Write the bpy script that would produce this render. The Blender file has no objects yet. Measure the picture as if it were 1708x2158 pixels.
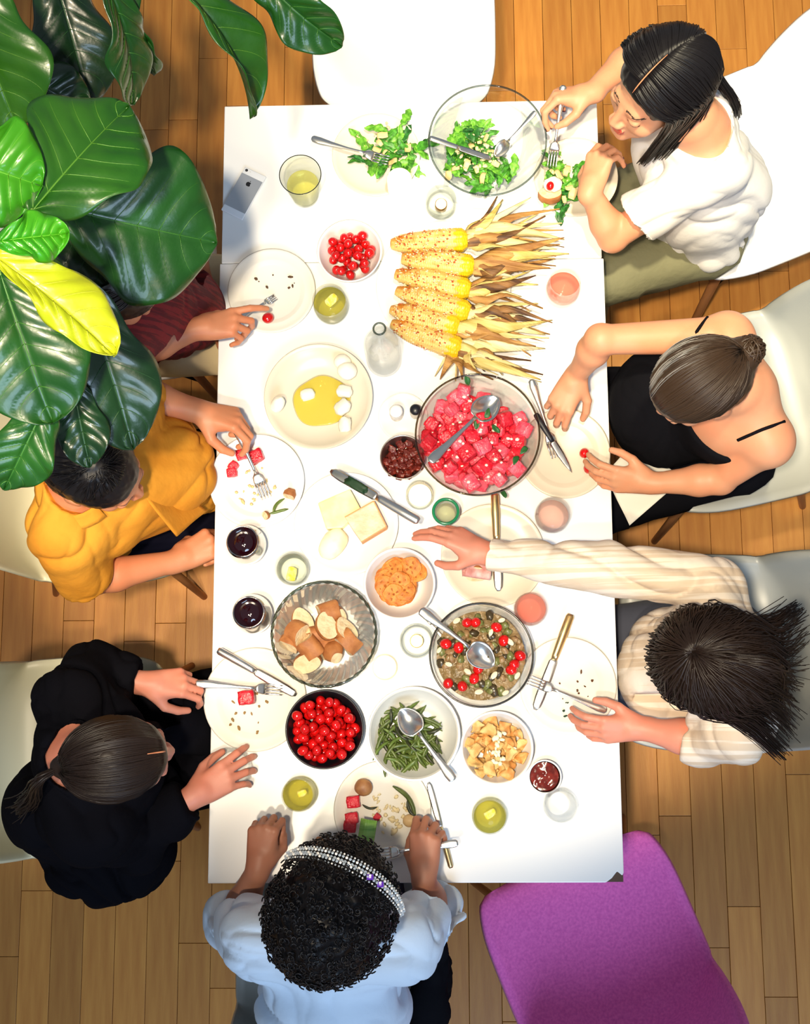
import bpy, bmesh, math, random, numpy as np
import openvdb as vdb
from mathutils import Vector, Matrix, Euler
R = random.Random(7)
PI = math.pi
SC = bpy.context.scene
COL = SC.collection

# ------------------------------------------------------------------ camera
FPX, UC, VC = 2624.0, 854.0, 1079.0
CAM = np.array([0.0, 0.0, 3.55])
_n = np.array([70.0, 431.0, FPX]); _n /= np.linalg.norm(_n)
_v = np.array([-89.0, -15956.0, FPX]); _v -= _n * _v.dot(_n); _v /= np.linalg.norm(_v)
_AX = np.cross(_v, -_n); _AY = _v; _AZ = -_n
if _AX[0] < 0: _AX = -_AX
def P(u, v, z=0.75):
    d = np.array([u - UC, v - VC, FPX])
    w = np.array([d.dot(_AX), d.dot(_AY), d.dot(_AZ)])
    t = (z - CAM[2]) / w[2]
    return Vector(CAM + w * t)
def depth(p):
    d = np.array(p) - CAM
    return d[0] * _AX[2] + d[1] * _AY[2] + d[2] * _AZ[2]
def PR(u, v, rpx, z):
    p = P(u, v, z)
    return p, rpx * depth(p) / FPX
cam_d = bpy.data.cameras.new('camera'); cam = bpy.data.objects.new('camera', cam_d); COL.objects.link(cam)
cam_d.sensor_fit = 'HORIZONTAL'; cam_d.sensor_width = 36.0; cam_d.lens = FPX / 1708.0 * 36.0
cam_d.clip_start = 0.01
M = Matrix(((_AX[0], -_AX[1], -_AX[2]), (_AY[0], -_AY[1], -_AY[2]), (_AZ[0], -_AZ[1], -_AZ[2])))
cam.matrix_world = Matrix.Translation(Vector(CAM)) @ M.to_4x4()
SC.camera = cam

# ------------------------------------------------------------------ light
SC.view_settings.view_transform = 'Standard'; SC.view_settings.look = 'None'
SC.view_settings.gamma = 1.0; SC.view_settings.use_curve_mapping = False
SC.view_settings.exposure = 0.0
SC.cycles.transparent_max_bounces = 40; SC.cycles.max_bounces = 10
world = bpy.data.worlds.new('room_light'); SC.world = world; world.use_nodes = True
bg = world.node_tree.nodes['Background']; bg.inputs[0].default_value = (0.72, 0.84, 1.0, 1); bg.inputs[1].default_value = 0.27
def lamp(name, kind, loc, target, energy, color, size=0.1, spot=None, blend=0.6):
    d = bpy.data.lights.new(name, kind); o = bpy.data.objects.new(name, d); COL.objects.link(o)
    d.energy = energy; d.color = color; o.location = loc
    o.rotation_euler = (Vector(target) - Vector(loc)).to_track_quat('-Z', 'Y').to_euler()
    if kind == 'AREA': d.shape = 'DISK'; d.size = size
    else: d.shadow_soft_size = size
    if kind == 'SPOT': d.spot_size = spot; d.spot_blend = blend
    return o
lamp('ceiling_spot', 'SPOT', (-0.25, -0.10, 4.2), (0.06, 0.95, 0.75), 520, (1.0, 0.85, 0.62), 0.07, math.radians(43), 0.35)
lamp('ceiling_spot', 'SPOT', (-0.45, -0.70, 4.2), (-0.10, 0.52, 0.75), 230, (1.0, 0.85, 0.64), 0.07, math.radians(33), 0.35)
lamp('ceiling_spot', 'SPOT', (0.30, 0.80, 4.2), (0.95, 2.05, 0.0), 720, (1.0, 0.88, 0.60), 0.08, math.radians(46), 0.6)  # added spot, brightens the floor and sitter at the upper right
lamp('ceiling_spot', 'SPOT', (-1.0, -0.35, 4.2), (-1.02, 0.42, 0.5), 190, (1.0, 0.84, 0.62), 0.08, math.radians(27), 0.5)  # added spot, throws warm light on the chairs along the left side
lamp('window_light', 'AREA', (0.9, -3.3, 4.0), (0.2, -0.4, 0.5), 125, (0.56, 0.75, 1.0), 2.0)

# ------------------------------------------------------------------ materials
_mats = {}
def mat(name, color, rough=0.5, metal=0.0, noise=None, bump=None, spec=0.5, sss=0.0, trans=0.0, emit=None, coat=0.0, sheen=0.0, var=0.0):
    """procedural principled material. noise=(scale, color2, lo, hi[, stretch xyz]); bump=(scale, strength[, stretch])"""
    if name in _mats: return _mats[name]
    m = bpy.data.materials.new(name); m.use_nodes = True; nt = m.node_tree; N = nt.nodes; L = nt.links
    b = N['Principled BSDF']
    def s(k, v):
        if k in b.inputs: b.inputs[k].default_value = v
    c4 = (*color, 1)
    s('Base Color', c4); s('Roughness', rough); s('Metallic', metal); s('Specular IOR Level', spec)
    if sss: s('Subsurface Weight', sss); s('Subsurface Radius', (0.012, 0.005, 0.003)); s('Subsurface Scale', 1.0)
    if trans: s('Transmission Weight', trans)
    if coat: s('Coat Weight', coat); s('Coat Roughness', 0.08)
    if sheen: s('Sheen Weight', sheen * .3)
    if emit: s('Emission Color', (*emit[0], 1)); s('Emission Strength', emit[1])
    tc = N.new('ShaderNodeTexCoord')
    def tex(scale, stretch, detail=4):
        mp = N.new('ShaderNodeMapping'); mp.inputs['Scale'].default_value = stretch or (1, 1, 1)
        L.new(tc.outputs['Object'], mp.inputs['Vector'])
        t = N.new('ShaderNodeTexNoise'); t.inputs['Scale'].default_value = scale; t.inputs['Detail'].default_value = detail
        L.new(mp.outputs[0], t.inputs['Vector']); return t
    src = None
    if noise:
        t = tex(noise[0], noise[4] if len(noise) > 4 else None)
        r = N.new('ShaderNodeMapRange'); r.inputs[1].default_value = noise[2]; r.inputs[2].default_value = noise[3]
        L.new(t.outputs[0], r.inputs[0])
        mx = N.new('ShaderNodeMix'); mx.data_type = 'RGBA'; mx.inputs[6].default_value = c4; mx.inputs[7].default_value = (*noise[1], 1)
        L.new(r.outputs[0], mx.inputs[0]); src = mx.outputs[2]
    if var:
        oi = N.new('ShaderNodeObjectInfo'); mr = N.new('ShaderNodeMapRange'); mr.inputs[3].default_value = 1 - var; mr.inputs[4].default_value = 1 + var
        L.new(oi.outputs['Random'], mr.inputs[0]); hs = N.new('ShaderNodeHueSaturation'); L.new(mr.outputs[0], hs.inputs['Value'])
        if src: L.new(src, hs.inputs['Color'])
        else: hs.inputs['Color'].default_value = c4
        src = hs.outputs[0]
    if src: L.new(src, b.inputs['Base Color'])
    if bump:
        t = tex(bump[0], bump[2] if len(bump) > 2 else None, 3)
        bn = N.new('ShaderNodeBump'); bn.inputs['Strength'].default_value = bump[1]; bn.inputs['Distance'].default_value = 0.01
        L.new(t.outputs[0], bn.inputs['Height']); L.new(bn.outputs[0], b.inputs['Normal'])
    _mats[name] = m
    return m
def thin(name, tint, refl=0.35, rough=0.02, body=0.0, body_col=(1, 1, 1), edge=0.35, edge_col=(0.55, 0.62, 0.60)):
    """thin clear glass or liquid: tinted see-through, darker at grazing angles, fresnel gloss"""
    if name in _mats: return _mats[name]
    m = bpy.data.materials.new(name); m.use_nodes = True; nt = m.node_tree; N = nt.nodes; L = nt.links
    for n in list(N):
        if n.type != 'OUTPUT_MATERIAL': N.remove(n)
    out = [n for n in N if n.type == 'OUTPUT_MATERIAL'][0]
    lw = N.new('ShaderNodeLayerWeight'); lw.inputs[0].default_value = 0.35
    mc = N.new('ShaderNodeMix'); mc.data_type = 'RGBA'; mc.inputs[6].default_value = (*tint, 1); mc.inputs[7].default_value = (*[a * b for a, b in zip(tint, edge_col)], 1)
    pw = N.new('ShaderNodeMath'); pw.operation = 'MULTIPLY'; pw.inputs[1].default_value = edge * 2
    L.new(lw.outputs['Facing'], pw.inputs[0]); L.new(pw.outputs[0], mc.inputs[0])
    tr = N.new('ShaderNodeBsdfTransparent'); L.new(mc.outputs[2], tr.inputs[0])
    gl = N.new('ShaderNodeBsdfGlossy'); gl.inputs['Roughness'].default_value = rough
    src = tr.outputs[0]
    if body:
        df = N.new('ShaderNodeBsdfDiffuse'); df.inputs[0].default_value = (*body_col, 1)
        m0 = N.new('ShaderNodeMixShader'); m0.inputs[0].default_value = body
        L.new(src, m0.inputs[1]); L.new(df.outputs[0], m0.inputs[2]); src = m0.outputs[0]
    fr = N.new('ShaderNodeFresnel'); fr.inputs[0].default_value = 1.45
    mul = N.new('ShaderNodeMath'); mul.operation = 'MULTIPLY'; mul.inputs[1].default_value = refl * 2; mul.use_clamp = True
    L.new(fr.outputs[0], mul.inputs[0])
    mx = N.new('ShaderNodeMixShader'); L.new(mul.outputs[0], mx.inputs[0]); L.new(src, mx.inputs[1]); L.new(gl.outputs[0], mx.inputs[2])
    L.new(mx.outputs[0], out.inputs['Surface'])
    _mats[name] = m
    return m

# ------------------------------------------------------------------ objects
def mesh(name, V, F, m=None, smooth=True):
    me = bpy.data.meshes.new(name); me.from_pydata([tuple(v) for v in V], [], [tuple(f) for f in F]); me.update()
    if m: 
        for k in (m if isinstance(m, (list, tuple)) else [m]): me.materials.append(k)
    if smooth: me.polygons.foreach_set('use_smooth', [True] * len(me.polygons))
    return me
def ob(name, me, parent=None, loc=None, rot=None, scale=None):
    o = bpy.data.objects.new(name, me); COL.objects.link(o)
    if parent: o.parent = parent
    if loc is not None: o.location = loc
    if rot is not None: o.rotation_euler = rot
    if scale is not None: o.scale = scale if hasattr(scale, '__len__') else (scale,) * 3
    return o
def tag(o, label, cat, group=None, kind=None):
    o['label'] = label; o['category'] = cat
    if group: o['group'] = group
    if kind: o['kind'] = kind
    return o
def thing(name, label, cat, loc=(0, 0, 0), rz=0.0, group=None):
    o = bpy.data.objects.new(name, None); COL.objects.link(o); o.empty_display_size = 0.05
    o.location = loc; o.rotation_euler = (0, 0, rz)
    return tag(o, label, cat, group)
def stuff(o): o['kind'] = 'stuff'; return o
def dup(root, loc, rot=None, label=None, group=None, scale=None):
    r = root.copy(); COL.objects.link(r); r.location = loc
    if rot is not None: r.rotation_euler = rot
    if scale is not None: r.scale = scale if hasattr(scale, '__len__') else (scale,) * 3
    if label: r['label'] = label
    if group: r['group'] = group
    for ch in root.children:
        c = ch.copy(); COL.objects.link(c); c.parent = r
        for g in ch.children:
            d = g.copy(); COL.objects.link(d); d.parent = c
    return r
class MB:
    """mesh builder: collects shapes with material slots"""
    def __init__(s): s.V = []; s.F = []; s.I = []
    def add(s, V, F, mi=0):
        n = len(s.V); s.V += [tuple(v) for v in V]; s.F += [tuple(i + n for i in f) for f in F]; s.I += [mi] * len(F); return s
    def build(s, name, m, parent=None, smooth=True, **k):
        me = mesh(name, s.V, s.F, m, smooth)
        if any(s.I): me.polygons.foreach_set('material_index', s.I)
        return ob(name, me, parent, **k)
def box(x0, x1, y0, y1, z0, z1):
    V = [(x, y, z) for z in (z0, z1) for y in (y0, y1) for x in (x0, x1)]
    return V, [(0, 2, 3, 1), (4, 5, 7, 6), (0, 1, 5, 4), (2, 6, 7, 3), (0, 4, 6, 2), (1, 3, 7, 5)]
def bevel_box(x0, x1, y0, y1, z0, z1, b):
    """box with chamfered edges, 24 vertices"""
    V = []; 
    cx, cy, cz = (x0 + x1) / 2, (y0 + y1) / 2, (z0 + z1) / 2; hx, hy, hz = (x1 - x0) / 2, (y1 - y0) / 2, (z1 - z0) / 2
    bm = bmesh.new(); bmesh.ops.create_cube(bm, size=1.0)
    for v in bm.verts: v.co = Vector((cx + v.co.x * 2 * hx, cy + v.co.y * 2 * hy, cz + v.co.z * 2 * hz))
    bmesh.ops.bevel(bm, geom=bm.edges[:], offset=b, segments=2, profile=0.5, affect='EDGES')
    V = [v.co[:] for v in bm.verts]; F = [[v.index for v in f.verts] for f in bm.faces]; bm.free()
    return V, F
def lathe(prof, seg=48, closed=True, wob=None):
    """prof: (r,z) points; wob(theta)->radius factor; points at r==0 collapse"""
    V = []; F = []; rows = []
    for j, (r, z) in enumerate(prof):
        if r <= 1e-6: rows.append([len(V)]); V.append((0, 0, z)); continue
        row = []
        for i in range(seg):
            a = 2 * PI * i / seg; k = wob(a, j) if wob else 1.0
            row.append(len(V)); V.append((r * k * math.cos(a), r * k * math.sin(a), z))
        rows.append(row)
    pairs = list(zip(rows[:-1], rows[1:])) + ([(rows[-1], rows[0])] if closed and len(rows[-1]) > 1 and len(rows[0]) > 1 else [])
    for a, b in pairs:
        if len(a) == 1 and len(b) == 1: continue
        for i in range(seg):
            k = (i + 1) % seg
            if len(a) == 1: F.append((a[0], b[k], b[i]))
            elif len(b) == 1: F.append((a[i], a[k], b[0]))
            else: F.append((a[i], a[k], b[k], b[i]))
    return V, F
def tube(pts, rad, n=8, cap=True, flat=1.0):
    pts = [Vector(p) for p in pts]; m = len(pts)
    if not hasattr(rad, '__len__'): rad = [rad] * m
    V = []; F = []
    T = [(pts[min(i + 1, m - 1)] - pts[max(i - 1, 0)]).normalized() for i in range(m)]
    up = Vector((0, 0, 1)) if abs(T[0].z) < 0.9 else Vector((1, 0, 0))
    for i in range(m):
        s = T[i].cross(up)
        if s.length < 1e-5: s = Vector((1, 0, 0))
        s.normalize(); w = s.cross(T[i]).normalized(); up = w
        for k in range(n):
            a = 2 * PI * k / n
            V.append(pts[i] + (s * math.cos(a) + w * math.sin(a) * flat) * rad[i])
    for i in range(m - 1):
        for k in range(n):
            q = (k + 1) % n
            F.append((i * n + k, i * n + q, (i + 1) * n + q, (i + 1) * n + k))
    if cap: F.append(tuple(range(n))[::-1]); F.append(tuple((m - 1) * n + k for k in range(n)))
    return V, F
def curve_pts(ctrl, n):
    """catmull-rom through ctrl"""
    c = [Vector(p) for p in ctrl]; c = [c[0] * 2 - c[1]] + c + [c[-1] * 2 - c[-2]]; out = []; m = len(c) - 3
    for i in range(n):
        t = i / (n - 1) * m; k = min(int(t), m - 1); t -= k; p0, p1, p2, p3 = c[k:k + 4]
        out.append(0.5 * ((2 * p1) + (p2 - p0) * t + (2 * p0 - 5 * p1 + 4 * p2 - p3) * t * t + (3 * p1 - p0 - 3 * p2 + p3) * t ** 3))
    return out
def grid_mesh(fn, nu, nv, thick=0.0):
    """fn(u,v)->Vector with u,v in 0..1; optional solid thickness along the normal"""
    V = np.array([[fn(i / (nu - 1), j / (nv - 1))[:] for j in range(nv)] for i in range(nu)], float)
    idx = lambda i, j: i * nv + j
    F = [(idx(i, j), idx(i + 1, j), idx(i + 1, j + 1), idx(i, j + 1)) for i in range(nu - 1) for j in range(nv - 1)]
    if thick:
        du = np.gradient(V, axis=0); dv = np.gradient(V, axis=1); n = np.cross(du, dv); n /= (np.linalg.norm(n, axis=2, keepdims=True) + 1e-12)
        W = V - n * thick; o = nu * nv
        F += [tuple(o + k for k in f[::-1]) for f in F]
        ring = [idx(i, 0) for i in range(nu)] + [idx(nu - 1, j) for j in range(1, nv)] + [idx(i, nv - 1) for i in range(nu - 2, -1, -1)] + [idx(0, j) for j in range(nv - 2, 0, -1)]
        for a, b in zip(ring, ring[1:] + ring[:1]): F.append((b, a, a + o, b + o))
        return np.vstack([V.reshape(-1, 3), W.reshape(-1, 3)]), F
    return V.reshape(-1, 3), F
def vnoise(p, s, seed=0):
    """value noise on Nx3 array, -1..1"""
    q = np.asarray(p, float) * s + seed * 17.13 + 1000.0; i = np.floor(q).astype(np.int64); f = q - i; f = f * f * (3 - 2 * f)
    def h(a, b, c):
        n = (a * 374761393 + b * 668265263 + c * 2147483647 + seed * 974711) & 0xFFFFFFFF
        n = ((n ^ (n >> 13)) * 1274126177) & 0xFFFFFFFF
        return ((n ^ (n >> 16)) & 0xFFFF) / 32767.5 - 1
    r = 0
    for dx in (0, 1):
        for dy in (0, 1):
            for dz in (0, 1):
                w = (f[:, 0] if dx else 1 - f[:, 0]) * (f[:, 1] if dy else 1 - f[:, 1]) * (f[:, 2] if dz else 1 - f[:, 2])
                r = r + w * h(i[:, 0] + dx, i[:, 1] + dy, i[:, 2] + dz)
    return r
def blob(rx, ry, rz, amp=0.1, freq=2.0, seed=0, sub=3, flat_bottom=False):
    bm = bmesh.new(); bmesh.ops.create_icosphere(bm, subdivisions=sub, radius=1.0)
    V = np.array([v.co[:] for v in bm.verts]); F = [[v.index for v in f.verts] for f in bm.faces]; bm.free()
    n = vnoise(V, freq, seed) * amp + vnoise(V, freq * 2.3, seed + 5) * amp * 0.4
    V = V * (1 + n[:, None])
    V = V * np.array([rx, ry, rz])
    return V, F
def chunk(sx, sy, sz, rnd=0.2, amp=0.06, seed=0, n=5):
    """rounded uneven block: subdivided cube pulled in at the corners"""
    bm = bmesh.new(); bmesh.ops.create_cube(bm, size=2.0); bmesh.ops.subdivide_edges(bm, edges=bm.edges[:], cuts=n, use_grid_fill=True)
    V = np.array([v.co[:] for v in bm.verts]); F = [[v.index for v in f.verts] for f in bm.faces]; bm.free()
    L = np.linalg.norm(V, axis=1, keepdims=True); S = V / L
    V = V * (1 - rnd) + S * rnd * 1.25
    V = V * (1 + amp * vnoise(V, 1.7, seed)[:, None] + amp * .6 * vnoise(V, 5.0, seed + 3)[:, None])
    return V * np.array([sx, sy, sz]) / 2, F

# ------------------------------------------------------------------ floor
wood = mat('oak_strip', (0.44, 0.165, 0.026), 0.42, noise=(6.0, (0.56, 0.245, 0.045), 0.3, 0.7, (9, 0.7, 1)), bump=(60, 0.05, (8, 0.5, 1)), var=0.16)
nt = wood.node_tree
floor = thing('floor', 'orange oak strip floor', 'floor'); 
del floor['label'], floor['category']; floor['kind'] = 'structure'
ob('subfloor', mesh('subfloor', *box(-3.2, 3.2, -3.0, 4.2, -0.06, -0.012), mat('subfloor', (0.08, 0.045, 0.02), 0.9)), floor)
PW = 0.0885
plank_meshes = []
for k in range(6):
    Lk = (0.52, 0.66, 0.80, 0.44, 0.60, 0.72)[k]
    plank_meshes.append((Lk, mesh('plank', *bevel_box(-PW / 2 + .0006, PW / 2 - .0006, 0, Lk - .0012, -0.014, 0, 0.0009), wood, False)))
outer = MB(); n_pl = 0
for i in range(-34, 36):
    x = (i + 0.37) * PW; y = -3.0 - R.random() * 0.6
    while y < 4.1:
        Lk, pm = R.choice(plank_meshes)
        if -1.30 < x < 1.38 and -1.45 < y + Lk and y < 2.35:
            ob('plank', pm, floor, (x, y, R.uniform(-.0006, 0)))
            n_pl += 1
        else:
            outer.add(*box(x - PW / 2 + .0006, x + PW / 2 - .0006, y, y + Lk - .0012, -0.014, 0))
        y += Lk
stuff(outer.build('plank', wood, floor, False))

# ------------------------------------------------------------------ table
TZ = 0.75
A = P(470, 222, TZ); B = P(1262, 212, TZ); Cc = P(1316, 1860, TZ); D = P(438, 1862, TZ)
seam = (P(466, 556, TZ).y + P(1268, 543, TZ).y) / 2
x0, x1, y0, y1 = (A.x + D.x) / 2, (B.x + Cc.x) / 2, (Cc.y + D.y) / 2, (A.y + B.y) / 2
print('table', x0, x1, y0, y1, 'seam', seam, 'planks', n_pl, [tuple(round(c, 3) for c in q) for q in (A, B, Cc, D)])
white_top = mat('white_laminate', (0.86, 0.86, 0.85), 0.22, spec=0.45)
tab = thing('dining_table', 'long white laminate dining table with an added end leaf, laid with food', 'table', ((x0 + x1) / 2, (y0 + y1) / 2, 0))
tl = lambda x, y, z=0: (x - (x0 + x1) / 2, y - (y0 + y1) / 2, z)
a0 = tl(x0, y0); a1 = tl(x1, y1); sy = seam - (y0 + y1) / 2
# main top with a chipped corner
mb = MB(); c = 0.026
bm = bmesh.new()
out = [(a0[0], a0[1]), (a1[0] - c * 1.5, a0[1]), (a1[0] - c, a0[1] + c * .35), (a1[0] - c * .55, a0[1] + c * .9), (a1[0] - c * .12, a0[1] + c * .55), (a1[0], a0[1] + c * .8), (a1[0], sy - 0.0006), (a0[0], sy - 0.0006)]
vs = [bm.verts.new((p[0], p[1], TZ - 0.034)) for p in out]; f = bm.faces.new(vs)
r = bmesh.ops.extrude_face_region(bm, geom=[f]); 
for v in r['geom']:
    if isinstance(v, bmesh.types.BMVert): v.co.z = TZ
bmesh.ops.recalc_face_normals(bm, faces=bm.faces[:])
me = bpy.data.meshes.new('tabletop'); bm.to_mesh(me); bm.free(); me.materials.append(white_top)
top = ob('tabletop', me, tab); bv = top.modifiers.new('b', 'BEVEL'); bv.width = 0.0022; bv.segments = 2
ob('chipped_corner', mesh('chipped_corner', *box(a1[0] - c * 1.6, a1[0] - 0.001, a0[1] + 0.001, a0[1] + c, TZ - 0.032, TZ - 0.004), mat('bare_chipboard', (0.10, 0.06, 0.04), 0.9), False), tab)['label'] = 'dark chipped corner core'
V, F = bevel_box(a0[0] + 0.004, a1[0] - 0.004, sy + 0.0006, a1[1], TZ - 0.034, TZ, 0.002)
ob('extension_leaf', mesh('extension_leaf', V, F, white_top, False), tab)
V, F = box(a0[0] + .06, a1[0] - .06, a0[1] + .06, a1[1] - .05, TZ - 0.10, TZ - 0.0345)
ob('apron', mesh('apron', V, F, white_top, False), tab)
leg_me = mesh('leg', *bevel_box(-0.03, 0.03, -0.03, 0.03, 0, TZ - 0.0345, 0.004), white_top, False)
for sx in (a0[0] + .075, a1[0] - .075):
    for yy in (a0[1] + .075, a1[1] - .065, sy - 0.05): ob('leg', leg_me, tab, (sx, yy, 0))

# ------------------------------------------------------------------ tableware
TT = TZ + 0.0004
china = mat('white_china', (0.85, 0.84, 0.82), 0.25, spec=0.5)
cream_china = mat('cream_china', (0.68, 0.62, 0.50), 0.3)
paper = mat('paper_plate', (0.76, 0.73, 0.66), 0.55, spec=0.3)
glass = thin('clear_glass', (0.988, 0.992, 0.992), 0.15, edge=.10)
glass_d = thin('clear_glass_dark_rim', (0.10, 0.12, 0.12), 0.8)
steel = mat('polished_steel', (0.80, 0.78, 0.74), 0.27, 1.0)
warm_steel = mat('gilt_metal', (0.92, 0.68, 0.32), 0.27, 1.0)  # steel with the warm light it reflects put into its colour
black_gl = mat('black_glaze', (0.006, 0.007, 0.012), 0.40, coat=0.1)
tin = mat('dull_steel', (0.42, 0.38, 0.34), 0.35, 1.0)

def plate(u, v, rpx, label, m=paper, h=0.016, steps=2, name='plate', group=None, seg=72):
    p, r = PR(u, v, rpx, TT + h)
    t = 0.0022
    rb = r * 0.66
    top = [(0, 0.0035), (rb * .96, 0.0035), (rb, 0.005), (r * .74, h * .55), (r * .77, h * .62), (r * .80, h * .60), (r * .93, h * .9), (r * .97, h), (r, h * .93)]
    if steps == 0: top = [(0, 0.004), (r * .55, 0.005), (r * .75, h * .28), (r * .9, h * .68), (r * .985, h), (r, h - .001)]
    bot = [(q[0], max(0.0, q[1] - t * 1.3)) for q in top[::-1]]; bot[-1] = (0, 0)
    bot = [(max(0, q[0] - (0.0012 if q[0] > rb else 0)), q[1]) for q in bot]
    o = ob(name, mesh(name, *lathe(top + bot, seg, False), m), None, (p.x, p.y, TT))
    tag(o, label, 'plate', group); return o, p, r
def bowl(u, v, rpx, h, label, m, rb=0.45, pw=2.0, t=0.004, name='bowl', rim=None, wob=None, cat='bowl', seg=72):
    p, r = PR(u, v, rpx, TT + h)
    n = 14; b = r * rb
    zf = lambda q: t + (h - t) * (max(0.0, q - b) / (r - t - b)) ** pw if q > b else t
    inner = [(0, t), (b, t)] + [(b + (r - t - b) * (i / n), t + (h - t) * (i / n) ** pw) for i in range(1, n + 1)]
    outer = [(r, h - t * .3)] + [(b + (r - b) * (i / n) + 0.0, max(0.0, -0.0 + (h) * (i / n) ** pw - t * .0)) for i in range(n - 1, -1, -1)] + [(0, 0)]
    me = mesh(name, *lathe(inner + outer, seg, False, wob), m)
    if rim:
        root = thing(name, label, cat, (p.x, p.y, TT)); ob('bowl_wall', me, root)
        ring = [(r - t * .5 + t * .75 * math.cos(a), h + t * .75 * math.sin(a)) for a in [2 * PI * i / 8 for i in range(8)]]
        ob('rim', mesh('rim', *lathe(ring, seg, True, wob), rim), root)
    else:
        root = ob(name, me, None, (p.x, p.y, TT)); tag(root, label, cat)
    return root, p, r, zf
def crumbs(u, v, spread, n, label, col, size=0.0025, z=TT + 0.006, name='food_crumbs', seed=3, clump=None):
    rr = random.Random(seed); mb = MB(); c = P(u, v, z)
    for _ in range(n):
        a = rr.random() * 2 * PI; d = spread * rr.random() ** .6; s = size * rr.uniform(.5, 1.4)
        V, F = blob(s * rr.uniform(.8, 2.2), s, s * .6, .3, 2, rr.randint(0, 99), 1)
        q = rr.random() * PI; ca, sa = math.cos(q), math.sin(q)
        mb.add([(x * ca - y * sa + d * math.cos(a), x * sa + y * ca + d * math.sin(a), zz + s * .5) for x, y, zz in V], F)
    o = mb.build(name, mat('crumb_%d' % (hash(col) % 9999), col, 0.8), None, loc=c); tag(o, label, 'crumbs', None, 'stuff'); return o

# drinking glasses
def lemon_drink(tint, name): return thin(name, [t ** .85 for t in tint], 0.15, 0.05, body=0.20, body_col=tint, edge=.1)
lemonade = lemon_drink((0.90, 0.88, 0.42), 'lemonade'); lemonade2 = lemon_drink((0.78, 0.74, 0.22), 'strong_lemonade')
rose = lemon_drink((0.96, 0.52, 0.42), 'pink_drink'); palerose = lemon_drink((0.98, 0.80, 0.74), 'pale_pink_drink')
redwine = mat('dark_red_wine', (0.012, 0.001, 0.003), 0.05, spec=0.8)
lemon = mat('lemon_flesh', (0.92, 0.78, 0.06), 0.4, noise=(60, (0.95, 0.88, .35), .4, .6))
def tumbler(u, v, rpx, h, label, base=0.72, fill=None, level=0.45, bulge=0.0, name='drinking_glass', rimdark=False, wedge=None, cat='glass', t=0.0016):
    """rim circle at (u,v); bulge>0 gives a stemless wine glass whose body is wider than its rim"""
    p, r = PR(u, v, rpx, TT + h); root = thing(name, label, cat, (p.x, p.y, TT)); n = 16
    def rad(k):
        if bulge: return r * ((base + (1 - base) * k) + bulge * math.sin(PI * min(1, k * 1.12)) ** 1.0 * (1 - .25 * k)) if k > 0 else r * base
        return r * (base + (1 - base) * k)
    out = [(rad(i / n), h * i / n) for i in range(n + 1)]
    inn = [(max(0.001, q - t), max(z, 0.006)) for q, z in out[::-1]]
    ob('glass_wall', mesh('glass_wall', *lathe([(0, 0)] + out + inn + [(0, 0.006)], 48, False), glass), root)
    if rimdark:
        ring = [(r + .0011 * math.cos(a), h + .0011 * math.sin(a)) for a in [2 * PI * i / 6 for i in range(6)]]
        ob('rim', mesh('rim', *lathe(ring, 48, True), glass_d), root)
    if fill:
        m_ = [i for i in range(n + 1) if i / n <= level]
        pr = [(0, 0.0065)] + [(rad(i / n) - t - .0005, max(0.0065, h * i / n)) for i in m_ if h * i / n > .003] + [(rad(level) - t - .0005, h * level), (0, h * level)]
        ob('drink', mesh('drink', *lathe(pr, 40, False), fill), root)
    if wedge:
        dx, dy, s, rz = wedge; mb = MB()
        V, F = chunk(s * 1.5, s, s * .6, .45, .08, int(abs(dx) * 1e4), 3); mb.add(V, F)
        ob('lemon_wedge', mesh('lemon_wedge', V, F, lemon), root, (dx, dy, h * level - s * .1), (0.3, 0.2, rz))
    return root
tumbler(633, 368, 44, 0.115, 'tall tapered tumbler of pale lemonade beside the phone', base=.66, fill=lemonade, level=.50, rimdark=True)
tumbler(694, 632, 36, 0.085, 'yellow lemonade glass between the plate with a lone tomato and the bottle', base=.80, fill=lemonade2, level=.80, bulge=.16, wedge=(.004, .006, .020, .8))
tumbler(1192, 592, 33, 0.085, 'pink drink in a stemless glass beside the corn husks', base=.75, fill=rose, level=.45, bulge=.30)
tumbler(1168, 1080, 35, 0.085, 'nearly clear pale pink drink below the plate with the knife and two tomatoes', base=.75, fill=palerose, level=.40, bulge=.25)
tumbler(1121, 1281, 33, 0.085, 'rosy drink in a stemless glass above the plate of crossed knife and fork', base=.75, fill=rose, level=.5, bulge=.25)
tumbler(612, 1195, 34, 0.080, 'clear glass with a bright lemon slice under the cheese plate', base=.8, fill=thin('water', (0.97, .98, .93), .3), level=.45, bulge=.2, wedge=(-.002, -.010, .020, 1.4))
tumbler(627, 1676, 34, 0.085, 'lemonade glass at the lower end near the black bowl of tomatoes', base=.78, fill=lemonade2, level=.55, bulge=.26, wedge=(.006, .002, .013, .3))
tumbler(1033, 1722, 36, 0.085, 'greenish lemonade glass at the lower end below the chip bowl', base=.74, fill=lemonade2, level=.55, bulge=.24, wedge=(.002, .004, .016, .5))
tumbler(1185, 1700, 33, 0.10, 'empty clear glass near the chipped table corner', base=.7, bulge=.30)
tumbler(480, 1622, 46, 0.075, 'clear glass being held at the table edge by the person in black', base=.75, bulge=.12)
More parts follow.
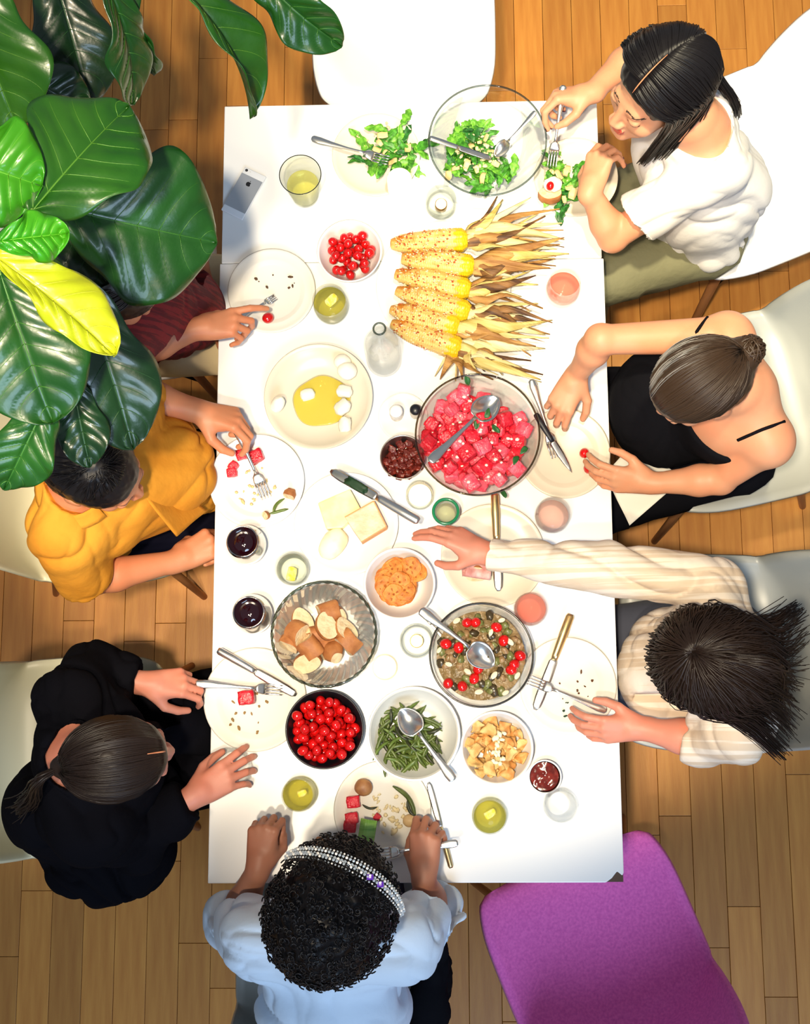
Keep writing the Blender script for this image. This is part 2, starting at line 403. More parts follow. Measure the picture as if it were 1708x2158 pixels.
def wine(u, v, label):
    p, r = PR(u, v, 33, TT + .10); root = thing('wine_tumbler', label, 'glass', (p.x, p.y, TT), group=None)
    pr = [(0, 0), (r * .75, 0), (r * 1.1, .018), (r * 1.32, .045), (r * 1.28, .062), (r * 1.1, .085), (r, .10), (r - .002, .10), (r * 1.05, .085), (r * 1.2, .062), (r * 1.2, .045), (r, .02), (0, .006)]
    ob('glass_wall', mesh('glass_wall', *lathe(pr, 48, False), mat('smoky_steel', (0.55, 0.53, 0.52), .12, 1.0)), root)
    ob('wine', mesh('wine', *lathe([(0, .0925), (r * 1.03, .0925), (r * 1.0, .08), (0, .08)], 40, False), redwine), root)
wine(511, 1141, 'dark red wine in a silvery stemless glass below the watermelon plate')
wine(524, 1290, 'dark red wine in a silvery stemless glass beside the bread bowl')

# bottle
p, r = PR(800, 693, 13.5, TT + .245); bt = thing('water_bottle', 'clear glass water bottle with an open neck beside the corn', 'bottle', (p.x, p.y, TT)); rB = .041
pr = [(0, 0.004), (rB - .005, .002), (rB, .01), (rB, .12), (rB * .97, .14), (rB * .75, .175), (r * 1.1, .195), (r * .98, .215), (r, .232), (r * 1.08, .236), (r * 1.08, .245), (r * .8, .245), (r * .75, .20), (rB * .7, .172), (rB - .004, .138), (rB - .004, .012), (0, .01)]
ob('bottle_wall', mesh('bottle_wall', *lathe(pr, 56, False), thin('bottle_glass', (0.985, 0.985, 0.985), .10, edge=.10)), bt)
ob('water', mesh('water', *lathe([(0, .0115), (rB - .005, .0125), (rB - .005, .10), (0, .10)], 40, False), thin('water_bulk', (0.99, .99, .99), .04, edge=.03)), bt)
ring = [(r * .94 + .0022 * math.cos(a), .2455 + .0022 * math.sin(a)) for a in [2 * PI * i / 8 for i in range(8)]]
ob('lip', mesh('lip', *lathe(ring, 32, True), thin('bottle_lip', (.45, .50, .46), .8)), bt)

# shakers on a small saucer
plate(850, 878, 52, 'small white saucer under the salt and pepper shakers', china, .006, 0, 'saucer')
for u, v, rp, m, lab, capm in ((835, 865, 14, china, 'white topped salt shaker', mat('white_cap', (.9, .9, .88), .3)), (876, 862, 12, china, 'black topped pepper shaker', black_gl)):
    p, r = PR(u, v, rp, TT + .05); s = thing('shaker', lab + ' on the saucer by the watermelon bowl', 'shaker', (p.x, p.y, TT + .004))
    ob('body', mesh('body', *lathe([(0, 0), (r * 1.0, 0), (r * 1.05, .02), (r * .9, .036), (0, .036)], 28, False), mat('shaker_body', (.62, .58, .52), .3)), s)
    ob('cap', mesh('cap', *lathe([(r * .88, .0362), (r, .037), (r, .042), (r * .7, .047), (0, .048)], 28, False), capm), s)

# candles
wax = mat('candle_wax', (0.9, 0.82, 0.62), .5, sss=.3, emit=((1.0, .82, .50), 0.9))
flame = mat('candle_flame', (1, .8, .4), .5, emit=((1.0, .75, .38), 30))
frost = thin('candle_glass', (.96, .975, .97), .25, edge=.22)
def candle(u, v, rpx, h, label, glassy=True, wr=.62, ft=True):
    p, r = PR(u, v, rpx, TT + h); c = thing('tealight_candle', label, 'candle', (p.x, p.y, TT))
    if glassy:
        ob('holder', mesh('holder', *lathe([(0, 0), (r * .8, 0), (r, h * .35), (r * .97, h), (r * .90, h), (r * .92, h * .4), (r * .7, .007), (0, .007)], 40, False), frost), c)
    w = r * wr; zb = .0075 if glassy else 0; zt = h * (.45 if glassy else .97)
    ob('wax', mesh('wax', *lathe([(0, zb), (w, zb), (w, zt + .002), (w * .92, zt + .002), (w * .86, zt - .001), (0, zt - .0015)], 36, False), wax), c)
    if ft: ob('flame', mesh('flame', *lathe([(0, zt), (.0022, zt + .003), (.003, zt + .007), (.0018, zt + .013), (0, zt + .018)], 12, False), flame), c)
    return c
metalcup = mat('tealight_cup', (.35, .22, .10), .3, 1.0)
for u, v, rp, lab in ((930, 419, 33, 'lit tealight in a round clear glass holder below the salad bowl'), (878, 1349, 37, 'lit tealight in a round clear glass holder beside the fluted bread bowl')):
    c = candle(u, v, rp, .055, lab, True, .34)
    p, r = PR(u, v, rp, TT + .055); w = r * .36
    ob('metal_cup', mesh('metal_cup', *lathe([(0, .0073), (w + .001, .0073), (w + .001, .027), (w - .0, .027), (w - .001, .01)], 32, False), metalcup), c)
candle(885, 1040, 30, .05, 'glowing cream candle in a glass cup above the green ringed glass', True, .82)
candle(810, 1405, 28, .06, 'glowing cream candle beside the ratatouille bowl', True, .9)
candle(842, 378, 26, .07, 'white pillar candle beside the arugula plate', False, 1.0, False)
# green rimmed glass
p, r = PR(940, 1077, 30, TT + .07); g = thing('green_rimmed_glass', 'small glass with a thick green ring rim beside the reaching hand', 'glass', (p.x, p.y, TT))
ob('glass_wall', mesh('glass_wall', *lathe([(0, 0), (r * .7, 0), (r * .78, .06), (r * .72, .06), (r * .66, .006), (0, .006)], 40, False), frost), g)
ring = [(r * .87 + r * .12 * math.cos(a), .064 + .006 * math.sin(a)) for a in [2 * PI * i / 10 for i in range(10)]]
ob('rim', mesh('rim', *lathe(ring, 48, True), mat('green_glass', (.01, .22, .09), .15, coat=.5)), g)
ob('drink', mesh('drink', *lathe([(0, .0065), (r * .66, .0065), (r * .7, .045), (0, .045)], 32, False), lemon_drink((.86, .86, .70), 'cloudy_water')), g)

# plates
pl = {}
pl['A'] = plate(793, 325, 93, 'cream plate of arugula with a fork resting on it, beside the big salad bowl', cream_china, .018, 0)
pl['B'] = plate(572, 612, 93, 'white plate with dark scraps and one cherry tomato')
pl['C'] = plate(541, 1013, 101, 'deep rimmed plate with watermelon, beans and a fork held over it', china, .022)
pl['D'] = plate(537, 1474, 109, 'plate by the person in black with a cube of watermelon on a fork')
pl['E'] = plate(806, 1708, 103, 'plate before the person with the tiara, holding watermelon and potato')
pl['F'] = plate(1198, 1445, 102, 'nearly empty plate with a crossed knife and fork')
pl['G'] = plate(1190, 955, 97, 'plate with two cherry tomatoes beside the person in the black camisole', cream_china)
pl['H'] = plate(1215, 372, 88, 'plate of salad before the person with long black hair', cream_china, .018, 0)
pl['I'] = plate(671, 835, 115, 'deep white dish of mozzarella in yellow oil', cream_china, .032, 0, 'serving_dish')
pl['J'] = plate(730, 1103, 110, 'white plate holding three cheeses', china, .020, 0)
pl['K'] = plate(1040, 1170, 110, 'cream plate with sliced meat under the reaching sleeve', cream_china, .018, 0)
pl['L'] = plate(935, 600, 142, 'large white platter under the grilled corn', china, .018, 0, 'serving_platter')

# bowls
bw = {}
bw['salad'] = bowl(1028, 295, 125, .105, 'big clear glass bowl of arugula salad', glass, .42, 1.9, .003, 'salad_bowl', rim=thin('glass_rim', (.55, .60, .58), .9))
bw['tom1'] = bowl(737, 528, 69, .060, 'white bowl of shiny cherry tomatoes near the phone', china, .45, 2.0, .003)
bw['melon'] = bowl(1007, 915, 132, .110, 'large glass bowl of watermelon and feta salad', glass, .45, 1.9, .003, 'salad_bowl', rim=thin('melon_rim', (.42, .36, .25), .9))
bw['sundried'] = bowl(849, 963, 48, .05, 'small steel bowl of dark sun dried tomatoes', tin, .55, 2.6, .002)
bw['cracker'] = bowl(842, 1229, 76, .065, 'white bowl of round orange crackers', china, .5, 2.2, .003)
bw['bread'] = bowl(683, 1336, 112, .075, 'fluted glass bowl of bread chunks', thin('fluted_glass', (.97, .975, .97), .3, edge=.2, edge_col=(.6, .62, .58)), .5, 1.8, .004, 'fluted_bowl',
                   rim=thin('fluted_rim', (.40, .43, .36), .9), wob=lambda a, j: 1 + .018 * math.sin(34 * a + j * .9) * min(1, max(0, (j - 1) / 5)), seg=272)
bw['rata'] = bowl(1015, 1380, 110, .080, 'glass bowl with a thin dark rim full of vegetable stew', glass, .5, 2.0, .003, 'stew_bowl', rim=mat('dark_rim', (.015, .014, .012), .2))
bw['tom2'] = bowl(684, 1537, 83, .070, 'black bowl heaped with cherry tomatoes', black_gl, .5, 2.2, .003)
bw['beans'] = bowl(872, 1546, 98, .065, 'wide white bowl of green beans with a serving spoon', mat('speckled_china', (.70, .70, .66), .3), .5, 2.2, .004, rim=china)
bw['chips'] = bowl(1048, 1576, 77, .065, 'white bowl of golden pita chips', china, .5, 2.2, .003)
bw['sauce'] = bowl(1149, 1637, 35, .045, 'tiny dark dip bowl of glossy red relish', mat('brown_glaze', (.03, .008, .006), .2), .6, 2.6, .0025, 'dip_bowl', rim=china)

# cutlery --------------------------------------------------------
def strip(st, n=8):
    """st: (x, halfwidth, z, thickness); rounded cross-sections swept along x"""
    V = []; F = []
    for x, w, z, t in st:
        for k in range(n):
            a = 2 * PI * k / n; V.append((x, w * math.copysign(abs(math.cos(a)) ** .7, math.cos(a)), z + t / 2 * math.copysign(abs(math.sin(a)) ** .8, math.sin(a))))
    for i in range(len(st) - 1):
        for k in range(n):
            q = (k + 1) % n; F.append((i * n + k, (i + 1) * n + k, (i + 1) * n + q, i * n + q))
    F.append(tuple(range(n))); F.append(tuple((len(st) - 1) * n + k for k in range(n))[::-1])
    return V, F
HANDLE = [(0, .004, .003, .003), (.004, .0085, .003, .004), (.02, .0095, .003, .004), (.05, .0065, .004, .0038), (.09, .0038, .007, .0034), (.12, .0032, .011, .0034), (.135, .0045, .012, .003)]
def fork_meshes():
    h = mesh('handle', *strip(HANDLE), steel); mb = MB()
    mb.add(*strip([(.133, .0045, .012, .003), (.14, .0105, .0105, .0022), (.15, .0125, .008, .0022), (.157, .0125, .006, .0022)]))
    for k in range(4):
        y = -.0103 + k * .00687
        V, F = strip([(.156, .0026, .0062, .0022), (.17, .002, .0055, .002), (.185, .0018, .0075, .0018), (.194, .0012, .011, .0014)])
        mb.add([(a, b + y, c) for a, b, c in V], F)
    return h, mesh('tines', mb.V, mb.F, steel)
def spoon_meshes():
    h = mesh('handle', *strip(HANDLE), steel)
    def f(u, v):
        x = .135 + .068 * u; w = .0225 * math.sin(PI * min(1, (u * .93 + .07)) ** .85) ** .65 + .0012
        y = (v * 2 - 1) * w; return Vector((x, y, .012 - .014 * math.sin(PI * u) ** .8 * (1 - (v * 2 - 1) ** 2) - .004 * u))
    V, F = grid_mesh(f, 14, 11, .0012)
    return h, mesh('spoon_bowl', V, F, steel)
def knife_meshes(hm, rounded=True):
    h = mesh('handle', *strip([(0, .006, .006, .005), (.005, .0085, .006, .007), (.04, .009, .006, .008), (.085, .0075, .006, .007), (.095, .0065, .006, .006)]), hm)
    if rounded: b = mesh('blade', *strip([(.094, .0055, .006, .003), (.10, .0085, .005, .0016), (.13, .0095, .005, .0014), (.175, .0095, .005, .0013), (.192, .0080, .005, .0013), (.20, .003, .005, .001)], 6), steel)
    else: b = mesh('blade', *strip([(.094, .0055, .006, .003), (.10, .010, .005, .0016), (.14, .0105, .005, .0014), (.17, .0075, .005, .0012), (.188, .0038, .005, .001), (.20, .0006, .005, .001)], 6), steel)
    return h, b
fm, sm = fork_meshes(), spoon_meshes(); km, kg = knife_meshes(steel), knife_meshes(warm_steel); ks = knife_meshes(black_gl, False)
KIN = {'fork': (fm, .194), 'spoon': (sm, .203), 'knife': (km, .20), 'gilt_knife': (kg, .20), 'steak_knife': (ks, .20)}
def cutlery(kind, a, b, label, name=None, roll=0.0, wide=1.0, cat=None):
    (h, t), L = KIN[kind]; a, b = Vector(a), Vector(b); d = b - a; s = d.length / L
    x = d.normalized(); y = Vector((0, 0, 1)).cross(x).normalized(); z = x.cross(y)
    mtx = Matrix((x, y, z)).transposed().to_4x4() @ Matrix.Rotation(roll, 4, 'X')
    o = thing(name or kind.replace('gilt_', ''), label, cat or kind.replace('gilt_', '').replace('steak_', '').replace('serving_', ''), a)
    o.rotation_euler = mtx.to_euler(); o.scale = (s, s * wide, s)
    c1 = ob(h.name.split('.')[0], h, o); c2 = ob(t.name.split('.')[0], t, o); return o
Z0 = TT
cutlery('fork', P(657, 292, Z0 + .035), P(820, 342, Z0 + .028), 'fork with its tines in the arugula on the cream plate')
cutlery('fork', P(508, 667, Z0 + .055), P(580, 628, Z0 + .012), 'fork held over the plate with the lone tomato', wide=1.3)
cutlery('fork', P(487, 882, Z0 + .10), P(563, 1052, Z0 + .018), 'fork held upside down over the watermelon plate', roll=PI)
cutlery('fork', P(412, 1440, Z0 + .06), P(595, 1455, Z0 + .022), 'fork with a watermelon cube held by the person in black')
cutlery('knife', P(460, 1370, Z0 + .024), P(625, 1465, Z0 + .020), 'knife on the rim of the plate beside the bread bowl')
cutlery('fork', P(1279, 1498, Z0 + .018), P(1113, 1432, Z0 + .024), 'fork crossing a knife on the nearly empty plate')
cutlery('gilt_knife', P(1203, 1295, Z0 + .020), P(1128, 1496, Z0 + .018), 'gold toned knife lying under the crossed fork')
cutlery('fork', P(1188, 180, Z0 + .145), P(1163, 352, Z0 + .075), 'dark looking fork held up by the person with long black hair')
cutlery('steak_knife', P(1128, 872, Z0 + .05), P(1205, 996, Z0 + .016), 'dark handled knife under the fingers on the two tomato plate')
cutlery('fork', P(1120, 800, Z0 + .04), P(1172, 965, Z0 + .018), 'fork beside the dark handled knife under the fingers')
cutlery('gilt_knife', P(1043, 1040, Z0 + .030), P(1051, 1246, Z0 + .020), 'gold toned knife running under the reaching sleeve')
cutlery('gilt_knife', P(951, 1828, Z0 + .004), P(903, 1648, Z0 + .020), 'slim gold toned knife beside the plate of the person with the tiara', wide=.75)
cutlery('fork', P(966, 1776, Z0 + .095), P(790, 1800, Z0 + .075), 'fork raised sideways by the person with the tiara')
cutlery('spoon', P(905, 974, Z0 + .135), P(1048, 840, Z0 + .080), 'big serving spoon across the watermelon bowl', 'serving_spoon', wide=1.1)
cutlery('spoon', P(885, 1285, Z0 + .105), P(1040, 1402, Z0 + .060), 'serving spoon in the vegetable stew', 'serving_spoon', wide=1.15)
cutlery('spoon', P(957, 1645, Z0 + .078), P(845, 1495, Z0 + .055), 'serving spoon in the green bean bowl', 'serving_spoon', wide=1.2)
cutlery('spoon', P(1130, 235, Z0 + .12), P(1045, 330, Z0 + .055), 'salad spoon leaning on the rim of the big glass bowl', 'serving_spoon')
cutlery('knife', P(905, 292, Z0 + .11), P(1035, 336, Z0 + .06), 'long flat salad server handle across the arugula', 'salad_server', cat='server')
kn = cutlery('knife', P(884, 1100, Z0 + .115), P(698, 993, Z0 + .085), 'knife with herbs on its blade held over the cheeses', wide=1.0)
V, F = chunk(.045, .016, .008, .35, .25, 8, 4)
ob('herb_smear', mesh('herb_smear', V, F, mat('dark_herb', (.008, .04, .012), .6)), kn, (.14, 0, .008))
cutlery('knife', P(886, 1290, Z0 + .010), P(935, 1345, Z0 + .004), 'flat knife end tucked beside the stew bowl')

# phone --------------------------------------------------------
pa, pb = P(488, 452, TT + .008), P(539, 361, TT + .008)
ax = (pb - pa); Lp = ax.length; ph = thing('smartphone', 'silver smartphone lying face down at the table corner', 'phone', ((pa + pb) / 2 - Vector((0, 0, .008))), math.atan2(ax.y, ax.x))
Wp = Lp * .473; alu = mat('phone_silver', (.52, .55, .60), .35, .6)
V, F = bevel_box(-Lp / 2, Lp / 2, -Wp / 2, Wp / 2, 0, .0076, .0022); ob('body', mesh('body', V, F, mat('phone_white', (.82, .84, .87), .25)), ph)
ob('back_panel', mesh('back_panel', *box(-Lp * .37, Lp * .36, -Wp * .49, Wp * .49, .0075, .0079), alu, False), ph)
blk = mat('phone_black', (.01, .01, .012), .3)
ob('camera_lens', mesh('camera_lens', *lathe([(0, .0086), (.0032, .0086), (.0036, .0076)], 20, False), blk), ph, (Lp * .44, Wp * .36, 0))
ob('flash', mesh('flash', *lathe([(0, .0082), (.0015, .0082), (.0017, .0076)], 16, False), mat('flash', (.7, .7, .65), .3)), ph, (Lp * .44, Wp * .19, 0))
# fruit emblem: bitten silhouette with a leaf, stalk towards the camera end
pts = []
for i in range(48):
    a = 2 * PI * i / 48; rr_ = 1 + .10 * abs(math.cos(a)) ** .5 - .16 * math.exp(-((a - PI / 2) / .28) ** 2) - .10 * math.exp(-((a - 1.5 * PI) / .25) ** 2)
    x, y = rr_ * math.cos(a) * .95, rr_ * math.sin(a)
    dx, dy = x - 1.25, y - .12; dd = math.hypot(dx, dy)
    if dd < .55: x, y = 1.25 + dx / dd * .55, .12 + dy / dd * .55
    pts.append((x, y))
s = .0058; mb = MB(); z = .0081
V = [(y * s, -x * s, z) for x, y in pts]; mb.add(V + [(0, 0, z)], [(i, (i + 1) % 48, 48) for i in range(48)])
lf = [(.05 + .32 * math.cos(t) * .5 + .12, 1.38 + .42 * math.sin(t) * .6) for t in [2 * PI * i / 12 for i in range(12)]]
mb.add([((y) * s, -(x + (y - 1.38) * .5) * s, z) for x, y in lf], [tuple(range(12))])
ob('emblem', mesh('emblem', mb.V, mb.F, blk, False), ph, (Lp * .20, 0, 0))

# ------------------------------------------------------------------ food
class Pile:
    """settles balls of given radius into a bowl (or onto a plate) one by one, lowest spot first"""
    def __init__(s, cx, cy, zf, rmax, seed=1): s.c = (cx, cy); s.zf = zf; s.rm = rmax; s.it = []; s.r = random.Random(seed)
    def rest(s, x, y, q):
        d = math.hypot(x, y); z = max(s.zf(d), s.zf(min(s.rm, d + q * .7)) - q * .35) + q
        for a, b, c, w in s.it:
            h = (w + q) ** 2 - (x - a) ** 2 - (y - b) ** 2
            if h > 0: z = max(z, c + math.sqrt(h))
        return z
    def drop(s, q, tries=14, x=None, y=None, rlim=None):
        best = None; rl = (rlim or s.rm) - q
        if x is not None: best = (s.rest(x - s.c[0], y - s.c[1], q), x - s.c[0], y - s.c[1])
        else:
            for _ in range(tries):
                a = s.r.random() * 2 * PI; d = rl * math.sqrt(s.r.random()); xx, yy = d * math.cos(a), d * math.sin(a)
                z = s.rest(xx, yy, q)
                if best is None or z < best[0]: best = (z, xx, yy)
        z, xx, yy = best; s.it.append((xx, yy, z, q)); return Vector((s.c[0] + xx, s.c[1] + yy, TT + z))
def rnd_rot(r, t=PI): return (r.uniform(-t, t), r.uniform(-t, t), r.uniform(-PI, PI))

# cherry tomatoes
tomred = mat('tomato_skin', (0.55, 0.004, 0.004), 0.16, spec=0.6, coat=0.5, var=.12, sss=.0)
def tomato_me(seed):
    V, F = blob(.0125, .0112, .0105, .03, 1.2, seed, 3); return mesh('cherry_tomato', V, F, tomred)
toms = [tomato_me(i) for i in range(5)]; rt = random.Random(5)
def tomato(loc, label, group=None, s=1.0, name='cherry_tomato'):
    o = ob(name, rt.choice(toms), None, loc, rnd_rot(rt), s); tag(o, label, 'tomato', group); return o
root, p, r, zf = bw['tom1']; pile = Pile(p.x, p.y, zf, r * .86, 3)
for i in range(36): tomato(pile.drop(.0112 if i < 28 else .0105, rlim=r * .80), 'bright red cherry tomato heaped in the white bowl near the phone', 'cherry tomatoes in the white bowl', .98)
root, p, r, zf = bw['tom2']; pile = Pile(p.x, p.y, zf, r * .9, 4)
for i in range(88): tomato(pile.drop(.0108, rlim=r * .90), 'deep red cherry tomato heaped in the black bowl', 'cherry tomatoes in the black bowl', 1.0)
tomato(P(565, 670, TT + .017), 'single cherry tomato on the plate with dark scraps', s=1.15)
tomato(P(1232, 955, TT + .014), 'cherry tomato on the plate with the dark handled knife, the one farther from the hand', s=1.05)
tomato(P(1241, 987, TT + .014), 'cherry tomato on the plate with the dark handled knife, the one touching the fingers', s=1.1)
tomato(P(1160, 392, TT + .055), 'half cherry tomato on top of the topped bread slice', s=.85)

# watermelon
mel = mat('watermelon_flesh', (0.62, 0.010, 0.026), 0.28, noise=(70, (0.78, 0.07, .10), .45, .75), bump=(160, .35), var=.18, sss=.0)
mel2 = mat('pale_watermelon_flesh', (0.74, 0.045, 0.085), 0.3, noise=(70, (0.80, 0.16, .20), .4, .7), bump=(160, .35), var=.12)
cubes = [mesh('watermelon_cube', *chunk(.030, .026, .024, .22, .10, k, 5), mel if k % 3 else mel2) for k in range(7)]
root, p, r, zf = bw['melon']; pile = Pile(p.x, p.y, zf, r * .93, 8); rr = random.Random(12)
for i in range(135):
    c = pile.drop(.0125, 10, rlim=r * .90)
    if c.z > TT + .108: c.z = TT + .108 - rr.random() * .006
    if c.y > p.y + .055 and c.x > p.x - 0.01 and c.z > TT + .05: continue
    o = ob('watermelon_cube', cubes[i % 7], None, c, rnd_rot(rr, .5), rr.uniform(.9, 1.25)); tag(o, 'pink red watermelon cube in the large glass salad bowl', 'watermelon', 'watermelon cubes in the glass bowl')
feta = mat('feta', (.86, .80, .66), .6); mb = MB()
for i in range(150):
    a = rr.random() * 2 * PI; d = r * .78 * math.sqrt(rr.random()); s = rr.uniform(.0018, .0055); x, y = d * math.cos(a), d * math.sin(a)
    if y > .05 and x > -.01: continue
    h = pile.rest(x, y, s * .8) if True else 0
    V, F = blob(s, s * .8, s * .7, .3, 2, i, 1); mb.add([(q[0] + x, q[1] + y, q[2] + min(h, .122)) for q in V], F)
o = mb.build('feta_crumbs', feta, None, loc=(p.x, p.y, TT)); tag(o, 'white feta crumbs scattered over the watermelon cubes', 'cheese', None, 'stuff')
herb = mat('basil_green', (.015, .10, .02), .5)
def small_leaf(L, W, seed, lobes=0, thick=.0005):
    q = random.Random(seed); ph1 = q.random() * 6; bend = q.uniform(-.5, .5) * L
    def f(u, v):
        w = W * (math.sin(PI * min(1, u * .96 + .04)) ** .7)
        if lobes: w *= (.55 + .45 * abs(math.sin(u * PI * lobes + .3))) if u < .75 else 1.15
        if u < .12 and lobes: w = W * .12
        t = v * 2 - 1
        return Vector((u * L, t * w + bend * u * u, .15 * L * math.sin(u * 2.8 + ph1) + .28 * w * abs(t) + .10 * W * math.sin(9 * u + 3 * t + ph1)))
    return grid_mesh(f, 14 if lobes else 8, 5, thick)
bas = [mesh('basil_leaf', *small_leaf(.022, .007, k), herb) for k in range(3)]
for i, (u, v) in enumerate(((988, 812), (1022, 880), (1040, 895), (1003, 903), (1112, 945), (1094, 962), (1060, 1030))):
    o = ob('basil_leaf', bas[i % 3], None, P(u, v, TT + .100 if v < 1000 else TT + .075), (rr.uniform(-.4, .4), rr.uniform(-.4, .4), rr.random() * 6)); tag(o, 'small dark basil leaf among the watermelon cubes', 'herb', 'basil leaves on the watermelon')

# arugula
ar_m = [mat('arugula_%d' % k, tuple(a * .6 for a in c), .45, noise=(90, c2, .4, .7), spec=.4) for k, (c, c2) in enumerate((((.035, .20, .012), (.08, .34, .03)), ((.10, .38, .02), (.20, .50, .05)), ((.02, .12, .02), (.04, .22, .04))))]
ar = [mesh('arugula_leaf', *small_leaf(.062 + .006 * (k % 3), .0125 + .002 * (k % 2), k + 20, 3), ar_m[(0, 1, 0, 2, 0, 1)[k]]) for k in range(6)]
def salad(spots, n, zlo, zhi, seed, label, group, inb=None):
    q = random.Random(seed)
    for i in range(n):
        u, v, ru, rv = q.choice(spots); a = q.random() * 2 * PI; d = math.sqrt(q.random())
        z = TT + q.uniform(zlo, zhi) * (1 - .45 * d)
        w = P(u + ru * d * math.cos(a), v + rv * d * math.sin(a), z); rz = q.random() * 6.3; sc = q.uniform(.62, 1.0)
        if inb:
            _, bp, br, bz = inb; dx, dy = w.x - bp.x, w.y - bp.y; dd = math.hypot(dx, dy); lim = br * .66
            if dd > lim: dx *= lim / dd; dy *= lim / dd; dd = lim
            if dd > br * .3: rz = math.atan2(-dy, -dx) + q.uniform(-1.4, 1.4)
            w = Vector((bp.x + dx, bp.y + dy, max(w.z, TT + bz(dd + .012) + .006)))
        o = ob('arugula_leaf', ar[i % 6], None, w, (q.uniform(-.5, .5), q.uniform(-.45, .45), rz), sc); tag(o, label, 'salad leaf', group)
salad([(975, 280, 40, 38), (985, 320, 45, 30), (1010, 370, 60, 30), (1045, 385, 40, 22), (955, 310, 22, 30)], 110, .010, .055, 2, 'green lobed arugula leaf in the big glass bowl', 'arugula in the glass bowl', bw['salad'])
salad([(835, 300, 38, 35), (800, 330, 45, 20), (855, 330, 22, 25)], 46, .012, .035, 4, 'green lobed arugula leaf on the cream plate', 'arugula on the cream plate')
salad([(1190, 340, 18, 26), (1200, 380, 20, 30), (1205, 425, 16, 16), (1185, 400, 18, 18)], 26, .016, .035, 6, 'green lobed arugula leaf on the plate by the person with long black hair', 'arugula on the near plate')
shav = mat('parmesan', (.66, .50, .22), .5, var=.08)
sh = [mesh('parmesan_shaving', *grid_mesh(lambda u, v, k=k: Vector(((u - .5) * .034, (v - .5) * (.018 + .004 * k) * (1 - .5 * abs(u - .5)), .006 * math.sin(u * 4 + k) + .002 * math.sin(v * 9))), 7, 4, .001), shav) for k in range(3)]
def shavings(pts, z, label, group, seed=1):
    q = random.Random(seed)
    for i, (u, v) in enumerate(pts):
        o = ob('parmesan_shaving', sh[i % 3], None, P(u, v, z), (q.uniform(-.4, .4), q.uniform(-.4, .4), q.random() * 6), q.uniform(.4, .8)); tag(o, label, 'cheese', group)
shavings([(1012, 300), (1025, 290), (1000, 330), (985, 345), (1035, 318), (1045, 345), (960, 355), (1005, 358), (1050, 325), (1018, 375), (990, 305), (945, 370)], TT + .052, 'pale cheese shaving on the glass bowl salad', 'cheese shavings in the glass bowl', 2)
shavings([(800, 300), (806, 285), (795, 315), (812, 320), (828, 340), (860, 312)], TT + .034, 'pale cheese shaving on the cream plate of arugula', 'cheese shavings on the cream plate', 3)
shavings([(1165, 362), (1178, 368), (1200, 395), (1195, 360), (1190, 420), (1208, 408)], TT + .042, 'pale cheese shaving beside the tomato topped bread', 'cheese shavings on the near plate', 4)

# bread
crust = mat('bread_crust', (.30, .095, .025), .6, noise=(30, (.50, .20, .06), .35, .65), bump=(60, .3), var=.10)
crumb = mat('bread_crumb', (.70, .54, .33), .8, noise=(60, (.56, .36, .17), .5, .75), bump=(90, .5))
def loaf(a, b, L, seed, taper=0.0):
    q = random.Random(seed); n = 20; mb = MB(); ph_ = q.random() * 6
    def ring(x, s): return [(x + .0015 * math.sin(3 * t + ph_), a * s * math.cos(t) * (1 + .04 * math.sin(3 * t + ph_)), b * s * math.sin(t) * (1 if math.sin(t) > 0 else .75)) for t in [2 * PI * k / n for k in range(n)]]
    xs = [(-L / 2, .97), (-L / 2 + .002, 1.0), (0, 1.0 + .02), (L / 2 - .002, 1 - taper), (L / 2, .97 - taper)]
    V = []; F = []
    for x, s_ in xs: V += ring(x, s_)
    for i in range(len(xs) - 1):
        for k in range(n): F.append((i * n + k, (i + 1) * n + k, (i + 1) * n + (k + 1) % n, i * n + (k + 1) % n))
    cr = mesh('crust', V, F, crust); mb = MB()
    for x, s_, fl in ((-L / 2, .97, 1), (L / 2, .97 - taper, 0)):
        A_ = ring(x, s_); B_ = [(x * .97, y * .5, z * .5) for _, y, z in A_]; VV = A_ + B_ + [(x * .93, 0, 0)]
        FF = [(k, (k + 1) % n, n + (k + 1) % n, n + k) for k in range(n)] + [(n + k, n + (k + 1) % n, 2 * n) for k in range(n)]
        mb.add(VV, [f[::-1] for f in FF] if fl == 0 else FF)
    return cr, mesh('crumb', mb.V, mb.F, crumb)
loaves = [loaf(.026, .024, .032, 1), loaf(.024, .022, .040, 2), loaf(.029, .023, .022, 3), loaf(.022, .021, .030, 4, .35)]
def bread(k, loc, rot, label, group=None, s=1.0, name='bread_chunk'):
    o = thing(name, label, 'bread', loc, 0, group); o.rotation_euler = rot; o.scale = (s,) * 3
    ob('crust', loaves[k][0], o); ob('crumb', loaves[k][1], o); return o
bl = [(693, 1292, 1, (.3, .25, .35), .040), (628, 1335, 0, (.4, -.5, -.5), .036), (614, 1352, 3, (.2, .4, 1.1), .03), (655, 1365, 1, (.5, .2, -.9), .042), (690, 1320, 2, (.1, -1.25, .3), .055),
      (728, 1330, 2, (.2, -.9, .5), .044), (735, 1352, 0, (.6, .1, .8), .040), (705, 1378, 3, (.3, -.7, -1.0), .040), (648, 1398, 2, (.2, -1.2, -1.5), .036), (670, 1340, 0, (.9, .2, .2), .022), (715, 1300, 3, (0, -1.1, .1), .03), (640, 1310, 2, (0, -1.3, 0.5), .028), (690, 1360, 1, (.2, .3, .6), .018)]
bn_ = ['topmost dark crusted', 'upper left', 'leftmost', 'central dark crusted', 'upright oval cut face central', 'upper right', 'rightmost', 'lower right wedge shaped', 'lowest, white faced oval', 'half buried left', 'pale oval behind the topmost', 'pale upright upper left', 'half buried central']
